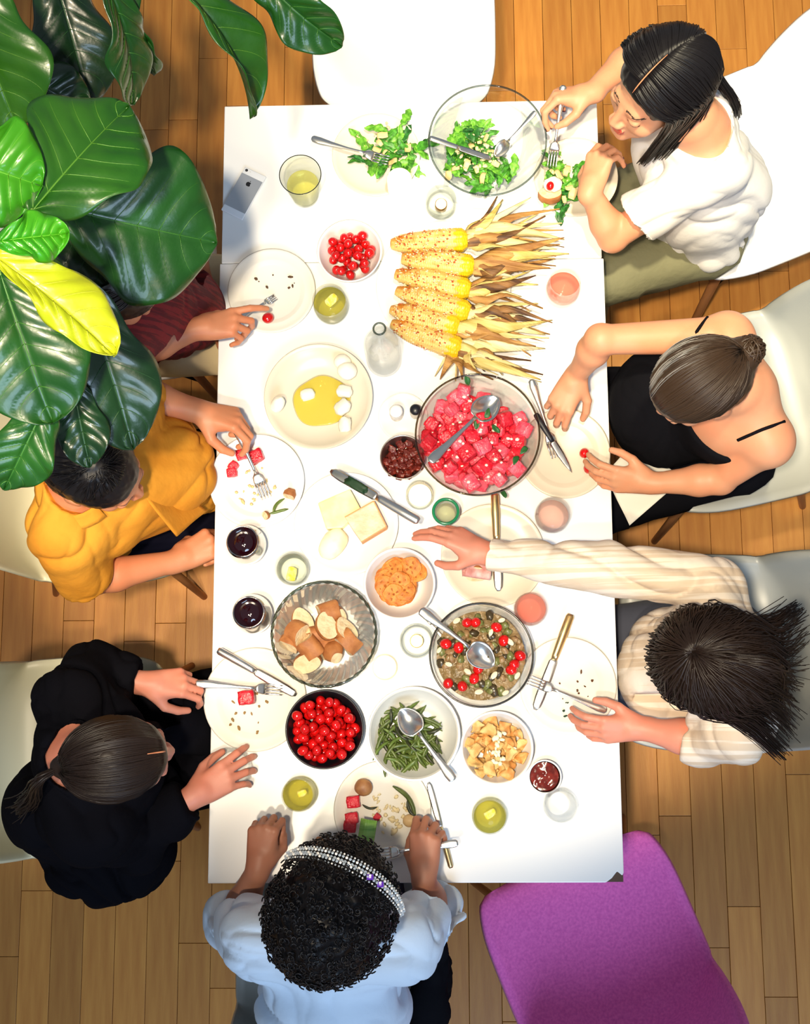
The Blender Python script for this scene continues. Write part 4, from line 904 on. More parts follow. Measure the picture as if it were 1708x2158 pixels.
# ------------------------------------------------------------------ sculpting people
V3 = lambda p: np.array(p, float)
def nrm(v): v = V3(v); return v / (np.linalg.norm(v) + 1e-12)
class Sculpt:
    """signed-distance clay: tapered limbs and ellipsoids melted into one continuous surface"""
    def __init__(s, lo, hi, h):
        s.h = h; s.lo = V3(lo); s.n = np.ceil((V3(hi) - s.lo) / h).astype(int) + 1; s.band = 4 * h
        s.a = np.full(s.n, s.band, np.float32)
    def _loc(s, lo, hi):
        i0 = np.clip(np.floor((V3(lo) - s.lo) / s.h).astype(int), 0, s.n); i1 = np.clip(np.ceil((V3(hi) - s.lo) / s.h).astype(int) + 1, 0, s.n)
        if np.any(i1 <= i0): return None, None
        sl = tuple(slice(a, b) for a, b in zip(i0, i1))
        ax = [(s.lo[k] + np.arange(i0[k], i1[k]) * s.h).astype(np.float32) for k in range(3)]
        return sl, (ax[0][:, None, None], ax[1][None, :, None], ax[2][None, None, :])
    def _mix(s, sl, d, k, sub=False):
        a = s.a[sl]
        if sub: a = -a; 
        if k > 0: hh = np.maximum(k - np.abs(a - d), 0) / k; r = np.minimum(a, d) - hh * hh * k * .25
        else: r = np.minimum(a, d)
        s.a[sl] = -r if sub else r
    def cap(s, p, q, r0, r1, k=.01, sub=False):
        p, q = V3(p), V3(q); m = max(r0, r1) + s.band + k; sl, g = s._loc(np.minimum(p, q) - m, np.maximum(p, q) + m)
        if sl is None: return s
        d = q - p; L2 = d.dot(d) + 1e-12
        t = np.clip(((g[0] - p[0]) * d[0] + (g[1] - p[1]) * d[1] + (g[2] - p[2]) * d[2]) / L2, 0, 1)
        D = np.sqrt((g[0] - p[0] - t * d[0]) ** 2 + (g[1] - p[1] - t * d[1]) ** 2 + (g[2] - p[2] - t * d[2]) ** 2) - (r0 + (r1 - r0) * t)
        s._mix(sl, D, k, sub); return s
    def ell(s, c, r, ax=None, k=.01, sub=False):
        c = V3(c); r = V3(r); ax = np.eye(3) if ax is None else np.array(ax); m = max(r) + s.band + k; sl, g = s._loc(c - m, c + m)
        if sl is None: return s
        X, Y, Z = g[0] - c[0], g[1] - c[1], g[2] - c[2]; u = [X * a[0] + Y * a[1] + Z * a[2] for a in ax]
        k0 = np.sqrt(sum((u[i] / r[i]) ** 2 for i in range(3))); k1 = np.sqrt(sum((u[i] / r[i] ** 2) ** 2 for i in range(3))) + 1e-9
        s._mix(sl, k0 * (k0 - 1) / k1, k, sub); return s
    def slab(s, c, n, k=.004, R=.4):
        """cut away everything on the n side of the plane through c, within R"""
        c, n = V3(c), nrm(n); sl, g = s._loc(c - R, c + R)
        if sl is None: return s
        D = -((g[0] - c[0]) * n[0] + (g[1] - c[1]) * n[1] + (g[2] - c[2]) * n[2]); D = D.astype(np.float32) + 0 * s.a[sl]
        s._mix(sl, D, k, True); return s
    def mesh(s, name, mats, adapt=0.0, fn=None, disp=None, smooth=True):
        g = vdb.FloatGrid(s.band); g.copyFromArray(np.clip(s.a, -s.band, s.band), tolerance=0.0)
        g.transform = vdb.createLinearTransform(voxelSize=s.h)
        pts, tri, quad = g.convertToPolygons(isovalue=0.0, adaptivity=adapt)
        pts = pts.astype(float) + s.lo; s.a = None
        nq, ntr = len(quad), len(tri)
        # normals out: openvdb winding is inward for our sign, flip
        li = np.concatenate([quad[:, ::-1].ravel(), tri[:, ::-1].ravel()]) if ntr else quad[:, ::-1].ravel()
        me = bpy.data.meshes.new(name); me.vertices.add(len(pts)); me.loops.add(len(li)); me.polygons.add(nq + ntr)
        st = np.concatenate([np.arange(nq) * 4, nq * 4 + np.arange(ntr) * 3])
        if disp is not None:
            T = quad; nn = np.zeros_like(pts); fnm = np.cross(pts[T[:, 2]] - pts[T[:, 0]], pts[T[:, 3]] - pts[T[:, 1]]) * -1
            for j in range(4): np.add.at(nn, T[:, j], fnm)
            if ntr:
                f3 = np.cross(pts[tri[:, 1]] - pts[tri[:, 0]], pts[tri[:, 2]] - pts[tri[:, 0]]) * -1
                for j in range(3): np.add.at(nn, tri[:, j], f3)
            nn /= (np.linalg.norm(nn, axis=1, keepdims=True) + 1e-12); pts = pts + nn * disp(pts)[:, None]
        me.vertices.foreach_set('co', pts.ravel()); me.loops.foreach_set('vertex_index', li.astype(np.int32)); me.polygons.foreach_set('loop_start', st.astype(np.int32))
        me.update(calc_edges=True); me.validate()
        for m in (mats if isinstance(mats, (list, tuple)) else [mats]): me.materials.append(m)
        if fn is not None:
            cc = np.empty(len(me.polygons) * 3); me.polygons.foreach_get('center', cc); me.polygons.foreach_set('material_index', fn(cc.reshape(-1, 3)).astype(np.int32))
        if smooth: me.polygons.foreach_set('use_smooth', [True] * len(me.polygons))
        return me

def head_axes(F, up=(0, 0, 1)):
    f = nrm(F); u = V3(up) - f * f.dot(V3(up)); u = nrm(u); r = np.cross(f, u); return np.array([r, f, u])
def sculpt_head(S, H, A, sc=1.0):
    H = V3(H); W = lambda r, f, u: H + sc * (A[0] * r + A[1] * f + A[2] * u)
    S.ell(W(0, -.012, .034), np.array((.073, .093, .084)) * sc, A, .01)
    S.ell(W(0, .028, -.030), np.array((.061, .064, .078)) * sc, A, .02)
    S.ell(W(0, .045, -.078), np.array((.044, .042, .030)) * sc, A, .02)
    S.cap(W(-.008, .083, -.098), W(.008, .083, -.098), .014 * sc, .014 * sc, .02)
    S.cap(W(-.028, .074, .014), W(.028, .074, .014), .013 * sc, .013 * sc, .014)
    for g in (-1, 1):
        S.ell(W(g * .040, .060, -.036), np.array((.022, .020, .020)) * sc, A, .015)
        S.ell(W(g * .031, .100, -.006), np.array((.017, .018, .011)) * sc, A, .008, True)
        S.ell(W(g * .031, .0765, -.007), np.array((.0145, .0125, .0115)) * sc, A, .003)
        S.ell(W(g * .031, .0800, -.001), np.array((.0155, .0105, .0065)) * sc, A, .003)
        S.ell(W(g * .0765, -.006, -.012), np.array((.009, .019, .031)) * sc, A, .006)
        S.ell(W(g * .086, .000, -.006), np.array((.006, .010, .018)) * sc, A, .004, True)
        S.ell(W(g * .0115, .099, -.039), np.array((.008, .009, .0065)) * sc, A, .006)
    S.cap(W(0, .088, .002), W(0, .106, -.034), .0070 * sc, .0088 * sc, .010)
    S.cap(W(0, .085, -.052), W(0, .086, -.068), .016 * sc, .016 * sc, .012)
    S.cap(W(-.017, .094, -.0605), W(.017, .094, -.0605), .0050 * sc, .0050 * sc, .004)
    S.cap(W(-.014, .0945, -.0705), W(.014, .0945, -.0705), .0062 * sc, .0062 * sc, .004)
    S.cap(W(-.022, .104, -.0655), W(.022, .104, -.0655), .0035 * sc, .0035 * sc, .003, True)
    return W
CURL = {'relaxed': ((.35, .5, .3), (.42, .55, .35), (.5, .6, .35), (.55, .6, .4)), 'pinch': ((.75, .85, .35), (.9, .95, .5), (1.05, 1.1, .6), (1.15, 1.1, .7)),
        'fist': ((1.25, 1.5, .9), (1.3, 1.5, .95), (1.35, 1.5, 1.0), (1.35, 1.5, 1.0)), 'point': ((.15, .35, .2), (.75, .9, .5), (.95, 1.1, .6), (1.05, 1.1, .7)),
        'spread': ((.25, .30, .15), (.35, .35, .2), (.45, .4, .25), (.5, .45, .3)), 'claw': ((.7, .6, .4), (.8, .6, .4), (.85, .65, .4), (.9, .7, .4))}
THUMB = {'relaxed': ((.75, .62, -.35), (.85, .25, -.45), (.95, .05, -.35)), 'pinch': ((.62, .62, -.62), (.85, .10, -.65), (.9, -.15, -.45)), 'fist': ((.6, .45, -.75), (.75, -.3, -.7), (.55, -.8, -.45)),
         'point': ((.75, .5, -.6), (.9, 0, -.6), (.95, -.1, -.3)), 'spread': ((.55, .82, -.2), (.75, .6, -.25), (.9, .4, -.2)), 'claw': ((.6, .7, -.5), (.8, .3, -.6), (.8, .0, -.7))}
def sculpt_hand(S, W, D, B, T, pose='relaxed', s=.95, spread=1.0, curls=None, thumb=None):
    """W wrist, D forward, B back-of-hand normal, T rough thumb side"""
    x = nrm(D); z = V3(B) - x * x.dot(V3(B)); z = nrm(z); y = np.cross(z, x); y = y * (1 if y.dot(V3(T)) > 0 else -1); W = V3(W)
    L = lambda a, b, c: W + s * (x * a + y * b + z * c)
    kn = [(.086, .027, .002), (.090, .009, .004), (.086, -.009, .002), (.078, -.025, -.002)]
    for i, (a, b, c) in enumerate(kn):
        S.cap(L(.004, b * .45, -.001), L(a * .97, b, c - .001), .0135 * s, .0108 * s, .012)
    S.ell(L(.038, .020, -.010), np.array((.034, .016, .014)) * s, [x, y, z], .012); S.ell(L(.040, -.018, -.009), np.array((.036, .013, .012)) * s, [x, y, z], .012)
    ln = [(.043, .026, .020), (.047, .030, .021), (.043, .028, .020), (.034, .021, .018)]; sp = [.10, .02, -.07, -.17]
    cs = curls or CURL[pose]; tips = []
    for i in range(4):
        a = 0; p = L(*kn[i]); dsp = sp[i] * spread; r = [.0092, .0086, .0078, .0066] if i < 3 else [.008, .0074, .0067, .0058]
        for j in range(3):
            a += cs[i][j]; d = x * math.cos(a) * math.cos(dsp) + y * math.sin(dsp) * max(.3, math.cos(a * .6)) - z * math.sin(a); d = nrm(d); q = p + d * ln[i][j] * s
            S.cap(p, q, r[j] * s, r[j + 1] * s, .004 if j == 0 else .0015); p = q
        tips.append((p, d, nrm(x * math.sin(a) + z * math.cos(a))))
    p = L(.018, .022, -.006); r = [.0145, .0112, .0098, .008]
    for j, (t, l) in enumerate(zip(thumb or THUMB[pose], (.042, .032, .024))):
        d = nrm(x * t[0] + y * t[1] + z * t[2]); q = p + d * l * s; S.cap(p, q, r[j] * s, r[j + 1] * s, .010 if j == 0 else .002); p = q
    tips.append((p, d, nrm(z * .6 + y * .6)))
    return tips
def skin_mat(name, c): return mat(name, c, .48, sss=.10, noise=(14, tuple(min(1, a * k) for a, k in zip(c, (1.06, .90, .85))), .35, .7), spec=.35, bump=(420, .04))
skinA = skin_mat('skin_light', (.60, .29, .165)); skinB = skin_mat('skin_tan', (.54, .22, .11)); skinC = skin_mat('skin_brown', (.40, .175, .105)); skinR = skin_mat('skin_rosy', (.58, .235, .16))
lipm = mat('lips', (.48, .06, .04), .35); browm = mat('eyebrow_hair', (.05, .025, .015), .8)
blackhair = mat('black_hair', (.006, .005, .006), .42, spec=.28); brownhair = mat('brown_hair', (.036, .020, .011), .42, spec=.35); darkbrown = mat('dark_brown_hair', (.014, .008, .006), .42, spec=.28)
nail = mat('red_nail', (.65, .01, .015), .2); nail_d = mat('dark_nail', (.10, .02, .03), .2)
def cloth(name, c, amp=.0, rough=.95, **k): return mat(name, c, rough, spec=.15 if max(c) > .05 else .03, sheen=.2 if max(c) > .05 else 0, bump=(60, .10), **k)
def folds(amp, f=9, st=(1, 1, 1), seed=0, n=None):
    st = V3(st)
    rg = random.Random(seed); rot = np.array(Euler((rg.uniform(-.6, .6), rg.uniform(-.6, .6), rg.uniform(0, 3))).to_matrix())
    def d(p):
        q = (p @ rot) * st * np.array((1, .42, 1)); warp = vnoise(p, 7, seed + 4)[:, None] * .035; q = q + warp
        w = vnoise(q, f * 1.5, seed); w2 = vnoise(q, f * 3.1, seed + 9); w3 = vnoise(p, f * .6, seed + 2)
        r1 = (1 - np.minimum(1, np.abs(w) * 1.6)) ** 2.2; r2 = (1 - np.minimum(1, np.abs(w2) * 1.8)) ** 2
        return amp * (1.9 * r1 + .9 * r2 * np.clip(w3 + .7, 0, 1) + .5 * w3) - amp * .7
    return d
def lock_mesh(guides, n, rad, jit, seed, wave=0.0, wf=9, steps=14, sides=3, ends=.35, flat=1.0):
    """guides: list of polylines (equal point count, neighbours blend); returns one mesh of n hair locks"""
    q = random.Random(seed); mb = MB(); G = [[Vector(p) for p in g] for g in guides]
    for _ in range(n):
        t = q.random() * (len(G) - 1); i = min(int(t), len(G) - 2) if len(G) > 1 else 0; t -= i
        a, b = G[i], G[i + 1] if len(G) > 1 else G[i]; J = Vector((q.gauss(0, jit), q.gauss(0, jit), q.gauss(0, jit)))
        J2 = Vector((q.gauss(0, jit), q.gauss(0, jit), q.gauss(0, jit))); m = len(a)
        c = [a[k].lerp(b[k], t) + J * (.25 + .75 * k / (m - 1)) + J2 * (k / (m - 1)) ** 2 for k in range(m)]
        cut = q.uniform(.82, 1.0); P_ = curve_pts(c, steps); P_ = P_[:max(4, int(steps * cut))]; ph_ = q.random() * 6; S_ = len(P_)
        if wave:
            for k in range(1, S_): w = wave * k / S_; P_[k] = P_[k] + Vector((math.sin(wf * k / S_ * 2 + ph_), math.cos(wf * k / S_ * 2.3 + ph_), math.sin(wf * k / S_ * 1.7 + ph_ * 2))) * w
        r0 = rad * q.uniform(.6, 1.25); mb.add(*tube(P_, [r0 * (1 - (1 - ends) * (k / (S_ - 1)) ** 2) for k in range(S_)], sides, True, flat))
    return mb
def hs(H, A, az, el, off=0.0, sc=1.0):
    """point on the scalp: az 0 = forehead, +90 = person's right; el = elevation from the ear line"""
    a, e = math.radians(az), math.radians(el); d = (math.sin(a) * math.cos(e), math.cos(a) * math.cos(e), math.sin(e)); off += .004; r = (.073 + off, .093 + off, .084 + off)
    l = (d[0] * r[0], -.012 + d[1] * r[1], .034 + d[2] * r[2]); return Vector(V3(H) + sc * (A[0] * l[0] + A[1] * l[1] + A[2] * l[2]))

def adir(az, el): a, e = math.radians(az), math.radians(el); return V3((math.sin(a) * math.cos(e), math.cos(a) * math.cos(e), math.sin(e)))
def arc(H, A, d0, d1, n, off, off1=None):
    d0, d1 = nrm(d0), nrm(d1); w = math.acos(max(-.999, min(.999, d0.dot(d1)))); out = []
    for i in range(n):
        t = i / (n - 1); d = (math.sin((1 - t) * w) * d0 + math.sin(t * w) * d1) / math.sin(w); o = off + ((off1 or off) - off) * t
        l = d * V3((.073 + o, .093 + o, .084 + o)) + V3((0, -.012, .034)); out.append(Vector(V3(H) + A[0] * l[0] + A[1] * l[1] + A[2] * l[2]))
    return out
def person(name_label, J, skin, shirt, sleeve=(1, 1), trousers=None, look=None):
    """J: H,F (head), NB neck base, S/E/W (dict R,L), hands, C chest, PV pelvis, K knees. Returns root + head axes"""
    g = lambda k: V3(J[k]); H, NB, C, PV = g('H'), g('NB'), g('C'), g('PV'); A = head_axes(J['F'], J.get('U', (0, 0, 1)))
    root = thing('person', name_label, 'person', (PV[0], PV[1], 0)); base = Vector((PV[0], PV[1], 0))
    SR, SL = V3(J['SR']), V3(J['SL']); side = nrm(SR - SL); up = nrm(NB - PV); fwd = nrm(np.cross(up, side)); up2 = np.cross(side, fwd); TA = [side, fwd, up2]; half = np.linalg.norm(SR - SL) / 2
    if fwd.dot(V3(J['F'])) < 0: fwd = -fwd; TA = [side, fwd, up2]
    P_ = [H, NB, C, PV, SR, SL] + [V3(J[k]) for k in ('ER', 'EL', 'WR', 'WL')] + [V3(J['W' + s]) + nrm(J['hand' + s][0]) * .17 for s in 'RL']
    P_ = np.array(P_); lo, hi = P_.min(0) - .15, P_.max(0) + .15
    S = Sculpt(lo, hi, .0036)
    # trunk under the clothes
    tk = J.get('slim', 1.0)
    S.ell(PV + up * .04, (.13 * tk, .085, .10), TA, .03); S.cap(PV + up * .05, C, .075 * tk, .085 * tk, .05); S.ell(C + up * .02, (.125 * tk, .082, .13), TA, .04)
    S.cap(SR - side * .03 - up * .01, SL + side * .03 - up * .01, .040, .040, .05); S.cap(NB - up * .02, NB + (H - NB) * .2, .058, .05, .04)
    hb = H - A[2] * .055 - A[1] * .022; S.cap(NB, hb, .050, .046, .018)
    S.cap(NB + up * .0, SR - side * .02, .036, .036, .03); S.cap(NB, SL + side * .02, .036, .036, .03)
    for s in 'RL':
        a, e, w = V3(J['S' + s]), V3(J['E' + s]), V3(J['W' + s]); k = J.get('arm', 1.0)
        S.ell(a, np.array((.050, .050, .050)) * k, None, .03); S.cap(a, e, .043 * k, .033 * k, .012); m = e + (w - e) * .3
        S.ell(e, np.array((.034,) * 3) * k, None, .008); S.cap(e, m, .033 * k, .036 * k, .012); S.cap(m, w, .035 * k, .0225 * k, .014)
        h = J['hand' + s]; J['tips' + s] = sculpt_hand(S, w, h[0], h[1], h[2], h[3], J.get('hs', .95), *([h[5], h[6]] if len(h) > 6 else [h[4]] if len(h) == 5 and h[4] > 1 else []))
        hx = nrm(h[0]); S.cap(w - hx * .012, w + hx * .02, .0225 * k, .021, .012)
    HW = sculpt_head(S, H, A, 1.0)
    Hn = V3(H)
    def regions(c):
        l = (c - Hn) @ A.T; lips = (np.abs(l[:, 0]) < .023 - .35 * np.abs(l[:, 2] + .0655)) & (l[:, 1] > .088) & (l[:, 1] < .12) & (l[:, 2] > -.079) & (l[:, 2] < -.0545)
        ax_ = np.abs(l[:, 0]); brow = (ax_ > .012) & (ax_ < .047) & (l[:, 1] > .05) & (l[:, 1] < .12) & (np.abs(l[:, 2] - (.019 - .14 * (ax_ - .012) + .0035 * np.sin((ax_ - .012) * 90))) < .0021)
        lash = (ax_ > .018) & (ax_ < .045) & (l[:, 1] > .06) & (l[:, 1] < .12) & (np.abs(l[:, 2] + .0125 + 9 * (ax_ - .031) ** 2 * -1.5) < .0022)
        return np.where(lips, 1, np.where(brow | lash, 2, 0))
    me = S.mesh('body', [skin, J.get('lips', lipm), browm], 0.0, regions); me.transform(Matrix.Translation(-base)); ob('body', me, root)
    # shirt
    if shirt:
        m_, o, amp, cut = shirt['m'], shirt.get('o', .012), shirt.get('amp', .005), shirt.get('neck', .07)
        S = Sculpt(lo - .05, hi + .05, .005)
        S.ell(PV + up * .05, (.155 * tk + o, .105 + o, .12), TA, .03); S.cap(PV + up * .06, C, .088 * tk + o, .095 * tk + o, .05); S.ell(C + up * .02, (.130 * tk + o, .086 + o, .135), TA, .04)
        if not shirt.get('cami'):
            S.cap(SR - side * .03 - up * .01, SL + side * .03 - up * .01, .048 + o, .048 + o, .05); S.cap(NB - up * .03, NB - up * .02, .07, .06, .04)
            S.cap(NB + up * .0, SR - side * .02, .038 + o, .040 + o, .03); S.cap(NB, SL + side * .02, .038 + o, .040 + o, .03)
        for p_, r_, ax_, k_ in shirt.get('extra', ()): S.ell(p_, r_, ax_ if ax_ is not None else TA, k_)
        for s, fr in zip('RL', sleeve):
            if fr <= 0: continue
            a, e, w = V3(J['S' + s]), V3(J['E' + s]), V3(J['W' + s]); oo = o * shirt.get('so', 1.0)
            S.ell(a, (.050 + o * .8,) * 3, None, .03); e1 = a + (e - a) * min(1, fr); S.cap(a, e1, .044 + oo, (.044 + (.038 - .044) * min(1, fr)) + oo, .014)
            if fr > 1: w1 = e + (w - e) * (fr - 1); S.cap(e, w1, .041 + oo, (.041 + (.028 - .041) * (fr - 1)) + oo * .7, .012); en = w1; dr = nrm(w - e)
            else: en = e1; dr = nrm(e - a)
            S.slab(en, dr, .003, .09)
        if cut: S.ell(NB + up * .035 + fwd * .012, (cut, cut * .95, .05), TA, .006, True); S.cap(NB, hb, .052, .05, .002, True)
        for c_, n_ in shirt.get('planes', ()): S.slab(c_, n_, .004, .35)
        for p_, r_, ax_, k_ in shirt.get('cuts', ()): S.ell(p_, r_, ax_ if ax_ is not None else TA, k_, True)
        me = S.mesh(shirt.get('name', 'shirt'), m_, 0.0, None, folds(amp, shirt.get('f', 9), shirt.get('st', (1, 1, .6)), int(H[0] * 100) % 50)); me.transform(Matrix.Translation(-base)); ob(shirt.get('name', 'shirt'), me, root)
    if trousers:
        KR, KL = V3(J['KR']), V3(J['KL']); FR, FL = [V3((k[0], k[1], .09)) - fwd * .06 * np.array((1, 1, 0)) for k in (KR, KL)]
        Q = np.array([PV, KR, KL, FR, FL]); S = Sculpt(Q.min(0) - .17, Q.max(0) + .17, .006)
        S.ell(PV + V3((0, 0, .01)), (.165, .12, .10), TA, .03)
        for hsd, K_, F_ in ((side, KR, FR), (-side, KL, FL)):
            h0 = PV + hsd * .085; S.cap(h0, K_, .085, .062, .03); S.cap(K_, F_, .060, .042, .02)
        me = S.mesh('trousers', trousers, 0.3, None, folds(.004, 8, (1, 1, 1), 3)); me.transform(Matrix.Translation(-base)); ob('trousers', me, root)
        for F_ in (FR, FL):
            S = Sculpt(F_ - .25, F_ + .25, .008); f2 = nrm(fwd * np.array((1, 1, 0))); S.cap(F_ + V3((0, 0, -.045)), F_ + f2 * .14 + V3((0, 0, -.058)), .042, .032, .02); S.slab(V3((F_[0], F_[1], .003)), (0, 0, -1), .002, .24)
            me = S.mesh('shoe', mat('shoe', (.03, .03, .035), .5), 0.3); me.transform(Matrix.Translation(-base)); ob('shoe', me, root)
    return root, A, TA, base, up
def part(name, mb, m, root, base):
    me = mesh(name, mb.V, mb.F, m); me.transform(Matrix.Translation(-base)); return ob(name, me, root)
def hair_cap(H, A, m, root, base, off=.010, back=0.0, line=.060, extra=(), name='hair', bumpy=.0015, f=60, low=-.03, front=.112):
    """close-fitting hair volume with the face and ears left free"""
    S = Sculpt(V3(H) - .24, V3(H) + .24, .004); W = lambda r, f_, u: V3(H) + A[0] * r + A[1] * f_ + A[2] * u
    off -= .004; S.ell(W(0, -.014, .036), (.073 + off, .093 + off, .084 + off), A, .01); S.ell(W(0, -.045, -.01), (.068 + off, .058 + off, .072 + off), A, .02)
    S.ell(W(0, front, -.030), (.085, .064, .100), A, .01, True); S.ell(W(0, .085, -.075), (.12, .10, .055), A, .01, True)
    for p_, r_, k_ in extra: S.ell(W(*p_), r_, A, k_)
    me = S.mesh(name, m, 0.0, None, lambda p: bumpy * vnoise(p, f, 4) + bumpy * .6 * vnoise(p, f * 2.2, 5)); me.transform(Matrix.Translation(-base)); return ob(name, me, root), W
def nails(root, base, tips, m, s=.0055, which=range(5)):
    for i in which:
        p, d, n = tips[i]; y = np.cross(n, d); mb = MB(); c = p + n * .0042 - d * .001
        V, F = blob(1, 1, 1, 0, 1, 0, 2); mb.add([c + d * v[0] * .0065 + y * v[1] * s + n * v[2] * .0030 for v in V], F); part('fingernail', mb, m, root, base)
X, Y, Zv = V3((1, 0, 0)), V3((0, 1, 0)), V3((0, 0, 1))

# ---- person with long black hair (upper right) ----
J = dict(H=P(1388, 184, 1.165), F=(-.84, -.52, -.06), NB=P(1478, 268, 1.025), C=P(1455, 325, .86), PV=P(1470, 450, .55), SR=P(1428, 150, .99), SL=P(1508, 352, .97),
         ER=P(1345, 108, .86), EL=P(1292, 500, .815), WR=P(1246, 196, .885), WL=P(1243, 402, .90), KR=P(1240, 430, .55), KL=P(1240, 600, .56), hs=.92, arm=.98,
         handR=((-.85, -.15, .10), (.10, .55, .8), (.3, -1, .3), 'pinch', .92), handL=((.12, .70, .35), (-.8, .05, .6), (.2, .6, .5), 'fist', .92))
J['handR'] = ((-.9, -.05, .0), (.0, .6, .8), (0, -.6, .8), 'pinch'); J['handL'] = ((.25, .75, .15), (-.5, .1, .85), (-.8, .3, 0), 'claw')
tee = cloth('white_tee', (.66, .64, .62)); jeans = mat('olive_jeans', (.16, .155, .085), .85, bump=(30, .4))
root, A, TA, base, up = person('person with long black hair in a white tee, fork raised', J, skinA, dict(m=tee, o=.018, amp=.008, neck=.085, so=1.4, extra=[(P(1500, 420, .74), (.11, .13, .16), None, .05)]), (.80, .75), jeans)
o, W = hair_cap(J['H'], A, blackhair, root, base, .012, line=0, front=.10)
H = J['H']
for z in (-1, 1):
    gd = []
    for k, e in enumerate((34, 48, 62, 78, 96, 116, 138)):
        a = arc(H, A, adir(-9 + z * 1.5, e), adir(z * (64 + 16 * k), 2 - 3 * k), 5, .016, .022)
        if z < 0: tl_ = [P(1385 + 13 * k, 300 - 3 * k, 1.06), P(1330 + 13 * k, 372 - 7 * k, .945)]
        else: tl_ = [P(1548 - 5 * (6 - k), 208 - 5 * (6 - k), 1.08), P(1558 - 7 * (6 - k), 264 - 11 * (6 - k), .96)]
        gd.append(a + [Vector(t_) for t_ in tl_])
    if z > 0: gd = gd[1:]
    part('hair_locks', lock_mesh(gd, 620, .0026, .0030, 6 + z, .0015, 3, 18, 4), blackhair, root, base)
mb = MB(); mb.add(*tube(arc(H, A, adir(-9, 33), adir(-9, 84), 9, .0205), [.0007, .0012, .0014, .0014, .0014, .0013, .0011, .0009, .0006], 6)); part('hair_parting', mb, skinB, root, base)
nails(root, base, J['tipsR'], nail_d); nails(root, base, J['tipsL'], nail_d)

# ---- person in black camisole (right) ----
J = dict(H=P(1472, 808, 1.135), F=(-.80, -.42, -.62), NB=P(1572, 818, 1.035), C=P(1530, 868, .88), PV=P(1530, 900, .55), SR=P(1532, 706, .985), SL=P(1622, 936, .975),
         ER=P(1266, 716, 1.00), EL=P(1520, 1010, .86), WR=P(1216, 790, .865), WL=P(1372, 1018, .82), KR=P(1210, 830, .56), KL=P(1230, 1090, .56), hs=.93, slim=.92, arm=.95,
         handR=((-.42, -.75, -.22), (-.1, -.1, 1), (1, -.5, 0), 'claw'), handL=((-.95, .08, .0), (.1, -.75, .65), (0, .8, .5), 'pinch'))
cami = cloth('black_jersey', (.006, .006, .008)); blackt = cloth('black_trouser', (.005, .005, .007))
J['handL'] = ((-.95, .10, .0), (.1, -.6, .7), (0, .8, .5), 'relaxed')
root, A, TA, base, up = person('person in a black camisole with hair pulled back, holding a knife', J, skinA, dict(m=cami, name='camisole', cami=True, o=.004, amp=.003, neck=0, planes=[(V3(J['NB']) - up * .105, up)] if False else [(V3(J['NB']) - np.array((0, 0, .085)), nrm(V3(J['NB']) - V3(J['PV'])))], extra=[(P(1400, 860, .74), (.13, .12, .12), None, .06)]), (0, 0), blackt)
o, W = hair_cap(J['H'], A, brownhair, root, base, .010, extra=[((0, -.105, .0), (.036, .034, .034), .012)])
H = J['H']; gd = [arc(H, A, adir(az, el), adir(az * .12 + (180 if az > 0 else -180) * .0 + 178, -4), 6, .009, .012) for az, el in ((-112, -8), (-92, 4), (-70, 20), (-45, 33), (-20, 40), (0, 42), (20, 40), (45, 33), (70, 20), (92, 4), (112, -8))]
part('hair_locks', lock_mesh(gd, 900, .0016, .0012, 8, .0008, 4, 14, 4), brownhair, root, base)
q = random.Random(4); bun = MB(); bc = Vector(W(0, -.120, .0))
for k in range(60):
    n_ = Vector((q.gauss(0, 1), q.gauss(0, 1), q.gauss(0, 1))).normalized(); t1 = n_.cross(Vector((0, 0, 1))).normalized(); t2 = n_.cross(t1); r_ = q.uniform(.022, .031); a0 = q.random() * 6
    bun.add(*tube([bc + (t1 * math.cos(a0 + a) + t2 * math.sin(a0 + a)) * r_ for a in [j_ * .4 for j_ in range(11)]], .0022, 4))
part('hair_bun', bun, brownhair, root, base)
sheen_ = mat('ash_hair', (.22, .21, .20), .3, spec=.7)  # pale locks paint the sheen of top light on the pulled back hair
gs = [arc(H, A, adir(az, el), adir(178, -4), 6, .0105, .012)[:4] for az, el in ((10, 40), (30, 38), (50, 32), (70, 22), (85, 12))]
part('ash_streaks', lock_mesh(gs, 60, .0011, .0015, 18, .001, 4, 12, 3), sheen_, root, base)
from mathutils.bvhtree import BVHTree
body_ = [c for c in root.children if c.name.startswith('body')][0].data
bvh = BVHTree.FromPolygons([v.co + base for v in body_.vertices], [p_.vertices[:] for p_ in body_.polygons])
for st_ in (((1440, 745), (1456, 718), (1468, 700), (1480, 683), (1492, 668), (1500, 662)), ((1555, 928), (1580, 917), (1605, 906), (1630, 897), (1655, 888), (1676, 880))):
    pp = []
    for u, v in st_:
        d_ = (P(u, v, .75) - Vector(CAM)).normalized(); hit = bvh.ray_cast(Vector(CAM), d_)
        if hit[0]: pp.append(hit[0] + hit[1] * .001)
    if len(pp) < 3: print('strap', len(pp)); continue
    mb = MB(); mb.add(*tube(curve_pts(pp, 16), .0040, 6)); part('shoulder_strap', mb, cami, root, base)

